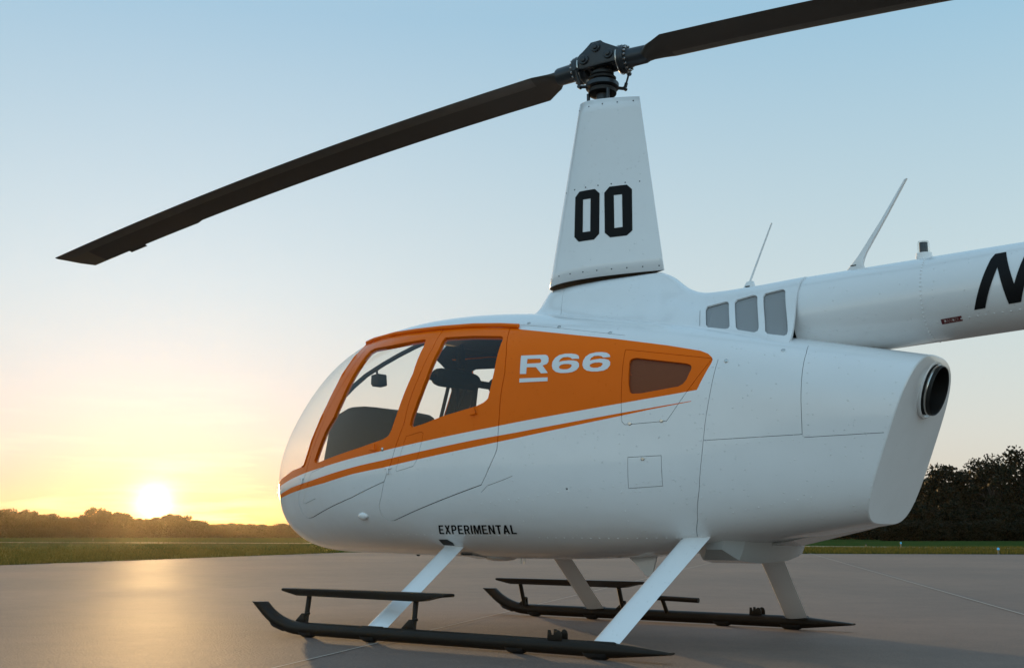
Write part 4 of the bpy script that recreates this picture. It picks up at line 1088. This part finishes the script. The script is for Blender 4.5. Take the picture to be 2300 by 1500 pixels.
# ------------------------------------------------------------------ cabin interior
def cabin():
    T = M['trim']
    bm = bmesh.new(); pts = []                                      # centre bow behind the windshield
    for x, z in ((1.46, 1.868), (1.6, 1.835), (1.75, 1.79), (1.88, 1.746), (2.05, 1.679), (2.18, 1.606), (2.28, 1.537), (2.37, 1.435), (2.46, 1.32), (2.56, 1.15), (2.64, 1.0)):
        pts.append((x, 0, z))
    add_tube(bm, pts, .022, 10, True, .015); bm_obj('windshield_bow', bm, T, heli)
    bm = bmesh.new(); add_box(bm, (1.925, 0, 1.632), (.07, .09, .082), Matrix.Rotation(R(6), 3, 'Y'), .008); add_box(bm, (1.958, .01, 1.625), (.02, .06, .05), None, .006); add_tube(bm, [(1.95, 0, 1.72), (1.945, 0, 1.66)], .008, 8); bm_obj('compass', bm, T, heli)
    # instrument panel with its glare shield
    prof = [(2.17, 1.355), (2.11, 1.385), (2.01, 1.425), (1.97, 1.432), (1.85, 1.428), (1.74, 1.415), (1.60, 1.385), (1.56, 1.36), (1.62, 1.20), (1.66, 1.0), (1.72, .62), (2.2, .62), (2.26, .95)]
    bm = bmesh.new(); add_prism(bm, prof, .40, (0, .02, 0), (1, 0, 0), (0, 0, 1), (0, 1, 0), .012); bm_obj('instrument_panel', bm, T, heli)
    # front seats: cushions, padded top rolls and harness straps
    for y0 in (.27, -.30):
        bm = bmesh.new(); add_box(bm, (1.22, y0, .98), (.46, .44, .12), None, .04); add_box(bm, (1.22, y0, .72), (.40, .42, .42), None, .02)
        st = bm_obj('seat', bm, T, heli)
        bm = bmesh.new(); n = 10
        add_lathe(bm, (1.0, y0 - .215, 1.535), (0, 1, 0), [(0, .01), (.008, .035), (.03, .050), (.06, .057), (.37, .057), (.40, .050), (.422, .035), (.43, .01)], 18); bm_obj('headrest_roll', bm, T, st)
        for ya, za, yb, zb, w in () if y0 < 0 else ((.07, 1.50, .19, 1.08, .03), (-.01, 1.50, .0, 1.05, .034), (-.10, 1.49, .02, 1.26, .026), (-.19, 1.50, -.14, 1.05, .05)):
            bm = bmesh.new(); add_tube(bm, [(1.0, y0 + ya, za), (1.02, y0 + yb, zb)], w * .5, 8, True, w * .3); bm_obj('harness_strap', bm, T, st)
    bm = bmesh.new(); add_tube(bm, [(1.0, .62, 1.532), (1.0, .3, 1.53), (1.0, -.62, 1.53)], .024, 10); bm_obj('seat_crossbar', bm, T, heli)
    # roof lining, centre console and rear bulkhead
    bm = bmesh.new(); rows = []
    for x, z, w in ((1.36, 1.83, .30), (1.2, 1.80, .38), (1.0, 1.79, .42), (.6, 1.775, .46), (.2, 1.74, .48)):
        rows.append([bm.verts.new((x, w, z)), bm.verts.new((x, -w, z)), bm.verts.new((x, -w, z + .03)), bm.verts.new((x, w, z + .03))])
    for i in range(len(rows) - 1):
        for k in range(4): bm.faces.new((rows[i][k], rows[i][(k + 1) % 4], rows[i + 1][(k + 1) % 4], rows[i + 1][k]))
    bm.faces.new(rows[0]); bm.faces.new(rows[-1][::-1]); bm_obj('roof_lining', bm, T, heli, False)
    bm = bmesh.new(); add_box(bm, (.93, -.15, 1.67), (.10, .12, .34), None, .03); bm_obj('control_column_cover', bm, T, heli)
    bm = bmesh.new(); add_box(bm, (.16, 0, 1.12), (.03, 1.2, .9), None, .01); bm_obj('rear_bulkhead', bm, T, heli)
    bm = bmesh.new(); add_box(bm, (.45, .3, .95), (.5, .5, .14), None, .04); add_box(bm, (.45, -.3, .95), (.5, .5, .14), None, .04); bm_obj('rear_bench', bm, T, heli)
    bm = bmesh.new(); add_box(bm, (1.1, 0, .60), (1.2, .8, .03)); bm_obj('cabin_floor', bm, T, heli, False)
    # headset hanging from the roof
    bm = bmesh.new(); add_box(bm, (1.14, .06, 1.71), (.045, .05, .135), None, .01); add_tube(bm, [(1.14, .06, 1.65), (1.14, .06, 1.55)], .004, 6); add_tube(bm, [(1.14, .06, 1.76), (1.13, .06, 1.80)], .01, 6)
    bm_obj('headset', bm, T, heli)
cabin()
# ------------------------------------------------------------------ ground
def ground_mat(name, c1, c2, rough, scale, bump, stretch=None, big=None, spec=0.5, grit=0):
    m = bpy.data.materials.new(name); m.use_nodes = True; nt = m.node_tree; b = nt.nodes['Principled BSDF']
    tc = nt.nodes.new('ShaderNodeTexCoord'); mp = nt.nodes.new('ShaderNodeMapping')
    if stretch: mp.inputs['Scale'].default_value = stretch[0]; mp.inputs['Rotation'].default_value = (0, 0, R(stretch[1]))
    nt.links.new(tc.outputs['Object'], mp.inputs[0])
    n = nt.nodes.new('ShaderNodeTexNoise'); n.inputs['Scale'].default_value = scale; n.inputs['Detail'].default_value = 9; n.inputs['Roughness'].default_value = .65
    nt.links.new(mp.outputs[0], n.inputs['Vector'])
    n2 = nt.nodes.new('ShaderNodeTexNoise'); n2.inputs['Scale'].default_value = big or scale * .07; n2.inputs['Detail'].default_value = 5
    nt.links.new(mp.outputs[0], n2.inputs['Vector'])
    ad = nt.nodes.new('ShaderNodeMath'); ad.operation = 'ADD'; nt.links.new(n2.outputs['Fac'], ad.inputs[1])
    nf = nt.nodes.new('ShaderNodeTexNoise'); nf.inputs['Scale'].default_value = scale * 14; nf.inputs['Detail'].default_value = 3; nt.links.new(mp.outputs[0], nf.inputs['Vector'])
    nm = nt.nodes.new('ShaderNodeMix'); nm.inputs[0].default_value = .45; nt.links.new(n.outputs['Fac'], nm.inputs[2]); nt.links.new(nf.outputs['Fac'], nm.inputs[3]); nt.links.new(nm.outputs[0], ad.inputs[0])
    mr = nt.nodes.new('ShaderNodeMapRange'); mr.inputs['From Min'].default_value = .72; mr.inputs['From Max'].default_value = 1.28
    nt.links.new(ad.outputs[0], mr.inputs['Value'])
    mx = nt.nodes.new('ShaderNodeMix'); mx.data_type = 'RGBA'; mx.inputs[6].default_value = (*c1, 1); mx.inputs[7].default_value = (*c2, 1)
    nt.links.new(mr.outputs[0], mx.inputs[0]); nt.links.new(mx.outputs[2], b.inputs['Base Color'])
    rr = nt.nodes.new('ShaderNodeMapRange'); rr.inputs['To Min'].default_value = rough - .07; rr.inputs['To Max'].default_value = rough + .08
    nt.links.new(n2.outputs['Fac'], rr.inputs['Value']); nt.links.new(rr.outputs[0], b.inputs['Roughness'])
    b.inputs['Specular IOR Level'].default_value = spec
    bp = nt.nodes.new('ShaderNodeBump'); bp.inputs['Strength'].default_value = bump[0]; bp.inputs['Distance'].default_value = bump[1]
    nt.links.new(n.outputs['Fac'], bp.inputs['Height']); nt.links.new(bp.outputs[0], b.inputs['Normal'])
    if grit:                                          # aggregate that stands proud of the paving
        n3 = nt.nodes.new('ShaderNodeTexNoise'); n3.inputs['Scale'].default_value = 70; n3.inputs['Detail'].default_value = 3; nt.links.new(tc.outputs['Object'], n3.inputs['Vector'])
        b3 = nt.nodes.new('ShaderNodeBump'); b3.inputs['Strength'].default_value = grit; b3.inputs['Distance'].default_value = .008
        nt.links.new(n3.outputs['Fac'], b3.inputs['Height']); nt.links.new(bp.outputs[0], b3.inputs['Normal']); nt.links.new(b3.outputs[0], b.inputs['Normal'])
    return m
M['concrete'] = ground_mat('apron_concrete', (.105, .064, .048), (.195, .127, .094), .77, 3.0, (.5, .016), big=.22, spec=.62, grit=.8)
M['taxi'] = ground_mat('taxiway_surface', (.14, .145, .09), (.20, .20, .13), .8, 2.0, (.2, .01), spec=.1)
M['turf'] = ground_mat('mown_turf', (.018, .040, .010), (.050, .080, .022), .95, 5.0, (.8, .05), stretch=((1, .18, 1), -12), big=.10, spec=.0)
M['sealant'] = mat('joint_sealant', (.42, .36, .31), .7, spec=.1)
def flat(name, poly, z, m, kind='structure'):
    o = mesh_obj(name, [(x, y, z) for x, y in poly], [list(range(len(poly)))], m, None, False); o['kind'] = kind; return o
flat('ground', [(-3500, -3500), (3500, -3500), (3500, 3500), (-3500, 3500)], -.012, M['turf'])
flat('apron', [(24.2, -21.95), (-5.9, 51.5), (-90, 51.5), (-90, -77.4)], 0.0, M['concrete'])
def strip(name, near, far, z, m, kind='structure'):
    V = []; F = []
    for a, b in zip(near, far): V += [(a[0], a[1], z), (b[0], b[1], z)]
    for i in range(len(near) - 1): F.append((2 * i, 2 * i + 2, 2 * i + 3, 2 * i + 1))
    o = mesh_obj(name, V, F, m, None, False); o['kind'] = kind; return o
far = [(190, 10), (130, -25), (86.5, -44.8), (72, -49.4), (58.9, -52.8), (42, -54.6), (24.85, -54.1), (10.2, -51.1), (-10, -45.0), (-60, -25)]
near = [(a - (a - x) * k, b - (b - y) * k) for (a, b), (x, y), k in zip(far, [(180, 18), (122, -18), (76.7, -39.2), (65, -43.5), (52.7, -47), (38, -48.4), (21.7, -47.4), (8.5, -44.1), (-12, -38.5), (-62, -19)], [.75] * 10)]
strip('taxiway', near, far, -.006, M['taxi'])
def joint(a, b, w=.012):
    a, b = Vector(a), Vector(b); d = (b - a).normalized(); n = Vector((-d.y, d.x)) * w
    o = mesh_obj('pavement_joint', [(*(a + n), .004), (*(b + n), .004), (*(b - n), .004), (*(a - n), .004)], [(0, 1, 2, 3)], M['sealant'], None, False); o['kind'] = 'structure'
joint((15.0, -36.9), (-14.0, 22.5), .009)
joint((-3.0, 10.5), (9.0, -19.0), .006)

# short grass along the edges of the apron and further out
def grass():
    rng = np.random.default_rng(5); V = []; F = []
    c = np.array(CAM[:2]); fw = np.array([math.cos(R(YAW)), math.sin(R(YAW))]); rt = np.array([fw[1], -fw[0]])
    def inside(p):
        return inpoly(p[0], p[1], [(24.2, -21.95), (-5.9, 51.5), (-90, 51.5), (-90, -77.4)])
    n = 0
    for (d0, d1, l0, l1, cnt, h0, h1, w) in ((19.5, 45, -.49, -.15, 30000, .025, .065, .012), (31, 56, .20, .50, 26000, .035, .08, .016), (30, 60, -.2, .25, 5000, .05, .12, .02), (45, 200, -.49, -.12, 16000, .02, .06, .022)):
        k = 0
        while k < cnt:
            d = d0 + (d1 - d0) * rng.random() ** 1.5; l = l0 + (l1 - l0) * rng.random(); p = c + fw * d + rt * (l * d); k += 1
            if inside(p): continue
            h = h0 + (h1 - h0) * rng.random(); a = rng.random() * 6.283; q = np.array([math.cos(a), math.sin(a)]) * w
            t = (rng.random(2) - .5) * h * .9; i = len(V)
            V += [(p[0] - q[0], p[1] - q[1], -.012), (p[0] + q[0], p[1] + q[1], -.012), (p[0] + t[0], p[1] + t[1], h)]; F.append((i, i + 1, i + 2))
    o = mesh_obj('grass', V, F, M['blades'], None, False); o['kind'] = 'stuff'
def leafy(name, c1, c2, trans):
    m = bpy.data.materials.new(name); m.use_nodes = True; nt = m.node_tree; b = nt.nodes['Principled BSDF']; o = [n for n in nt.nodes if n.type == 'OUTPUT_MATERIAL'][0]
    g = nt.nodes.new('ShaderNodeNewGeometry'); mx = nt.nodes.new('ShaderNodeMix'); mx.data_type = 'RGBA'
    mx.inputs[6].default_value = (*c1, 1); mx.inputs[7].default_value = (*c2, 1); nt.links.new(g.outputs['Random Per Island'], mx.inputs[0])
    nt.links.new(mx.outputs[2], b.inputs['Base Color']); b.inputs['Roughness'].default_value = .7; b.inputs['Specular IOR Level'].default_value = .15
    t = nt.nodes.new('ShaderNodeBsdfTranslucent'); nt.links.new(mx.outputs[2], t.inputs[0])
    ms = nt.nodes.new('ShaderNodeMixShader'); ms.inputs[0].default_value = trans
    nt.links.new(b.outputs[0], ms.inputs[1]); nt.links.new(t.outputs[0], ms.inputs[2]); nt.links.new(ms.outputs[0], o.inputs['Surface'])
    return m
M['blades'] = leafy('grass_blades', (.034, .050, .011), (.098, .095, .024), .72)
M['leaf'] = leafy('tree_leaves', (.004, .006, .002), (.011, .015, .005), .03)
M['bark'] = mat('bark', (.05, .042, .034), .9, noise=(6, .3))
grass()

# ------------------------------------------------------------------ trees
def crown_mesh(seed, kind):
    """unit-height tree: leaves fill clumps around limbs; returns (crown mesh, trunk mesh)"""
    rng = np.random.default_rng(seed); bm = bmesh.new(); blobs = []
    r0 = .035
    if kind == 'dense': nb, zlo, zhi, wid = 15, .22, .86, .34
    elif kind == 'loose': nb, zlo, zhi, wid = 17, .42, .92, .36
    else: nb, zlo, zhi, wid = 20, .06, .84, .40
    add_tube(bm, [(0, 0, -.01), (.01, 0, .25), (-.01, .01, .5), (0, .0, .78)], [.03, .024, .017, .006], 8)
    for i in range(nb):
        t = (i + .5) / nb; z = zlo + (zhi - zlo) * t; a = i * 2.4 + rng.random()
        sh = math.sqrt(max(.05, 1 - ((t - .42) / .66) ** 2)); rr = wid * sh * (.35 + .6 * rng.random())
        c = np.array([math.cos(a) * rr, math.sin(a) * rr, z + (rng.random() - .5) * .05]); s = (.11 + .07 * rng.random()) * (1.0 if kind != 'loose' else .85)
        blobs.append((c, s))
        add_tube(bm, [(0, 0, max(.12, z - .22)), tuple(c * np.array([.5, .5, 1]) + np.array([0, 0, -.05])), tuple(c)], [.011, .007, .003], 5)
    tm = bpy.data.meshes.new('trunk'); bmesh.ops.recalc_face_normals(bm, faces=bm.faces); bm.to_mesh(tm); bm.free(); tm.materials.append(M['bark']); tm.shade_smooth()
    nl = {'dense': 5200, 'loose': 3200, 'bush': 6000}[kind]
    C = np.array([b[0] for b in blobs]); Sz = np.array([b[1] for b in blobs]); pick = rng.integers(0, nb, nl)
    d = rng.normal(size=(nl, 3)); d /= np.linalg.norm(d, axis=1)[:, None]
    rad = rng.random(nl) ** .45
    P = C[pick] + d * (Sz[pick] * rad)[:, None] * np.array([1.1, 1.1, .85])
    u = rng.normal(size=(nl, 3)); u /= np.linalg.norm(u, axis=1)[:, None]; w = np.cross(u, rng.normal(size=(nl, 3))); w /= np.linalg.norm(w, axis=1)[:, None]
    sz = (.011 + .013 * rng.random(nl))[:, None] * {'dense': 1.1, 'loose': 1.0, 'bush': 1.35}[kind]
    V = np.stack([P - u * sz, P + w * sz * .7, P + u * sz, P - w * sz * .7], 1).reshape(-1, 3)
    V[:, 2] = np.maximum(V[:, 2], .01)
    me = bpy.data.meshes.new('crown'); me.from_pydata(V.tolist(), [], [(4 * i, 4 * i + 1, 4 * i + 2, 4 * i + 3) for i in range(nl)]); me.materials.append(M['leaf'])
    return me, tm
KINDS = {'dense': [crown_mesh(11, 'dense'), crown_mesh(12, 'dense')], 'loose': [crown_mesh(21, 'loose'), crown_mesh(22, 'loose')], 'bush': [crown_mesh(31, 'bush'), crown_mesh(32, 'bush'), crown_mesh(33, 'bush')]}
FW = Vector((math.cos(R(YAW)), math.sin(R(YAW)), 0)); RT = Vector((FW.y, -FW.x, 0)); CG = Vector((CAM[0], CAM[1], 0))
rnd = random.Random(4)
def tree(kind, d, lat, h, wid, label, group=None, var=None):
    """d metres out from the camera spot along the view, lat metres to the side"""
    p = CG + FW * d + RT * lat
    t = bpy.data.objects.new('tree', None); COL.objects.link(t); t.location = (p.x, p.y, -.05); t.rotation_euler = (0, 0, rnd.random() * 6.28); t.scale = (wid, wid, h)
    tag(t, label, 'tree', group)
    me, tm = KINDS[kind][rnd.randrange(len(KINDS[kind])) if var is None else var]
    new_obj('crown', me, t); new_obj('trunk', tm, t)
    return t
def wood(items):
    """a stretch of wood that reads as one dark mass: one object"""
    VV, FF, n = [], [], 0
    for kind, d, lat, h, wid in items:
        me, _ = KINDS[kind][rnd.randrange(len(KINDS[kind]))]; k = len(me.vertices); v = np.empty(k * 3, np.float32); me.vertices.foreach_get('co', v); v = v.reshape(-1, 3)
        a = rnd.random() * 6.28; c, s_ = math.cos(a), math.sin(a); p = CG + FW * d + RT * lat
        VV.append(np.stack([(v[:, 0] * c - v[:, 1] * s_) * wid + p.x, (v[:, 0] * s_ + v[:, 1] * c) * wid + p.y, v[:, 2] * h - .05], -1))
        FF.append(np.arange(k).reshape(-1, 4) + n); n += k
    me = bpy.data.meshes.new('woodland'); me.from_pydata(np.concatenate(VV).tolist(), [], np.concatenate(FF).tolist()); me.materials.append(M['leaf'])
    o = new_obj('woodland', me); o['kind'] = 'stuff'; return o
def trees():
    q = lambda px, d: (px - 1150) / 2560.0 * d
    H = lambda py, d: .576 + (1200 - py) / 2560.0 * d
    R_ = [(2095, 118, 1034, 'dense', 7.6, 'rounded dense dark tree just behind the tail end of the helicopter'),
          (2155, 124, 1052, 'dense', 7.4, 'lower dark tree between the rounded tree and the open-crowned ones'),
          (2205, 117, 1026, 'loose', 8.6, 'open-crowned tree with sky showing through its top, left of the tallest one'),
          (2270, 119, 1010, 'loose', 9.4, 'tallest open-crowned tree, near the right edge'),
          (2335, 118, 1018, 'loose', 9.0, 'open-crowned tree cut by the right edge of the photo'),
          (2050, 122, 1070, 'dense', 6.6, 'dark tree half hidden by the rear panel of the helicopter')]
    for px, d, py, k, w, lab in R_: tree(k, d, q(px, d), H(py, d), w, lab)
    it = []
    for px in range(1985, 2420, 30):
        d = 113 + rnd.random() * 4; it.append(('bush', d, q(px, d), H(1112 + rnd.random() * 26, d), 5.4))
    for px in range(1985, 2420, 24):
        d = 110 + rnd.random() * 3; it.append(('bush', d, q(px, d), H(1160 + rnd.random() * 12, d), 4.6))
    for px in range(2000, 2420, 40):
        d = 130 + rnd.random() * 4; it.append(('bush', d, q(px, d), H(1075 + rnd.random() * 20, d), 8.0))
    for px in range(2420, 3300, 70):
        d = 118 + rnd.random() * 8; it.append(('bush', d, q(px, d), H(1040 + rnd.random() * 40, d), 9.0))
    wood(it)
    # far line on the left, towards the sun
    g2 = 'low trees in the hazy line under the sun'; lab2 = 'low hazy brown tree in the line under the setting sun'
    prof = [(-400, 1135), (-60, 1148), (0, 1143), (30, 1138), (60, 1141), (100, 1143), (130, 1150), (165, 1154), (190, 1160), (205, 1157), (222, 1150), (240, 1139), (262, 1143), (290, 1148), (310, 1155), (345, 1163), (380, 1156), (420, 1153), (440, 1160), (460, 1168), (500, 1170), (560, 1171), (620, 1174), (680, 1176), (1200, 1176), (2000, 1170)]
    X = [a for a, _ in prof]; Y = [b for _, b in prof]
    px = -30; peak = wide = False
    while px < 680:
        d = 232 + rnd.random() * 10; py = float(np.interp(px, X, Y)) + rnd.uniform(-3, 5); k = rnd.choice(['dense', 'dense', 'bush'])
        l, gg = lab2, g2; w = (2.6 + 1.6 * rnd.random()) * 2.0
        if px > 228 and not peak: peak = True; px = 240; l, gg, py, k = 'tallest rounded tree of the low line, just left of the sun', None, 1137, 'dense'
        elif px > 12 and not wide: wide = True; l, gg = 'broad tree at the left end of the low line, near the left edge', None; py = 1137
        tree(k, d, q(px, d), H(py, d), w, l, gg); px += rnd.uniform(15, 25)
    it = []
    px = -400
    while px < 800:
        d = 246 + rnd.random() * 10; py = float(np.interp(px, X, Y)) + rnd.uniform(3, 10)
        it.append(('bush', d, q(px, d), H(py, d), 6.5)); px += rnd.uniform(20, 28)
    px = -400
    while px < 800:
        d = 222 + rnd.random() * 6; it.append(('bush', d, q(px, d), H(1181 + rnd.random() * 6, d), 5.5)); px += rnd.uniform(17, 24)
    px = 800
    while px < 1985:                                  # the line goes on behind the helicopter
        d = lerp(238, 135, (px - 800) / 1180.0); it.append(('bush', d, q(px, d), H(lerp(1172, 1110, (px - 800) / 1180.0) + rnd.random() * 10, d), 8.5)); px += 45
    wood(it)
trees()

# ------------------------------------------------------------------ taxiway edge lights
def edge_light(px, py, h, label, dark=False):
    D = FPX * .576 / max(py - 1200, 3) ; p = CG + FW * D + RT * ((px - 1150) / 2560.0 * D)
    t = bpy.data.objects.new('taxiway_light', None); COL.objects.link(t); t.location = (p.x, p.y, 0); tag(t, label, 'taxiway light')
    bm = bmesh.new(); add_lathe(bm, (0, 0, -.02), (0, 0, 1), [(0, .05), (.03, .05), (.035, .022), (h * .62, .022), (h * .64, .038), (h * .70, .038)], 12); bm_obj('stake', bm, M['stake'], t)
    bm = bmesh.new(); add_lathe(bm, (0, 0, h * .66), (0, 0, 1), [(0, .036), (h * .18, .037), (h * .30, .026), (h * .34, .008)], 14); bm_obj('lens', bm, M['rubber'] if dark else M['blue_lens'], t)
M['stake'] = mat('light_stake', (.13, .13, .10), .6)
bl = mat('blue_lens', (.03, .22, .42), .15); M['blue_lens'] = bl
b_ = bl.node_tree.nodes['Principled BSDF']; b_.inputs['Emission Color'].default_value = (.05, .5, .9, 1); b_.inputs['Emission Strength'].default_value = .25
edge_light(1996, 1228.5, .26, 'blue taxiway edge light standing at the far edge of the mown grass')
edge_light(2207, 1243, .20, 'blue taxiway edge light close to the right rear edge of the apron')
edge_light(1920, 1224.5, .12, 'small dark unlit light in the grass left of the blue ones', True)
edge_light(238, 1213.5, .34, 'tiny pale taxiway light on the far grass left of the sun', True)

# ------------------------------------------------------------------ evening haze
def haze():
    m = bpy.data.materials.new('evening_haze'); m.use_nodes = True; nt = m.node_tree; nt.nodes.clear()
    o = nt.nodes.new('ShaderNodeOutputMaterial'); v = nt.nodes.new('ShaderNodeVolumePrincipled')
    v.inputs['Color'].default_value = (1.0, .86, .62, 1); v.inputs['Density'].default_value = HAZE; v.inputs['Anisotropy'].default_value = .85
    nt.links.new(v.outputs[0], o.inputs['Volume'])
    bm = bmesh.new(); c = CG + FW * 150; add_box(bm, (0, 0, 0), (1200, 1200, 18)); ob = bm_obj('haze', bm, m, None, False); ob.location = (c.x, c.y, 7.4); ob['kind'] = 'stuff'
HAZE = .00007
haze()
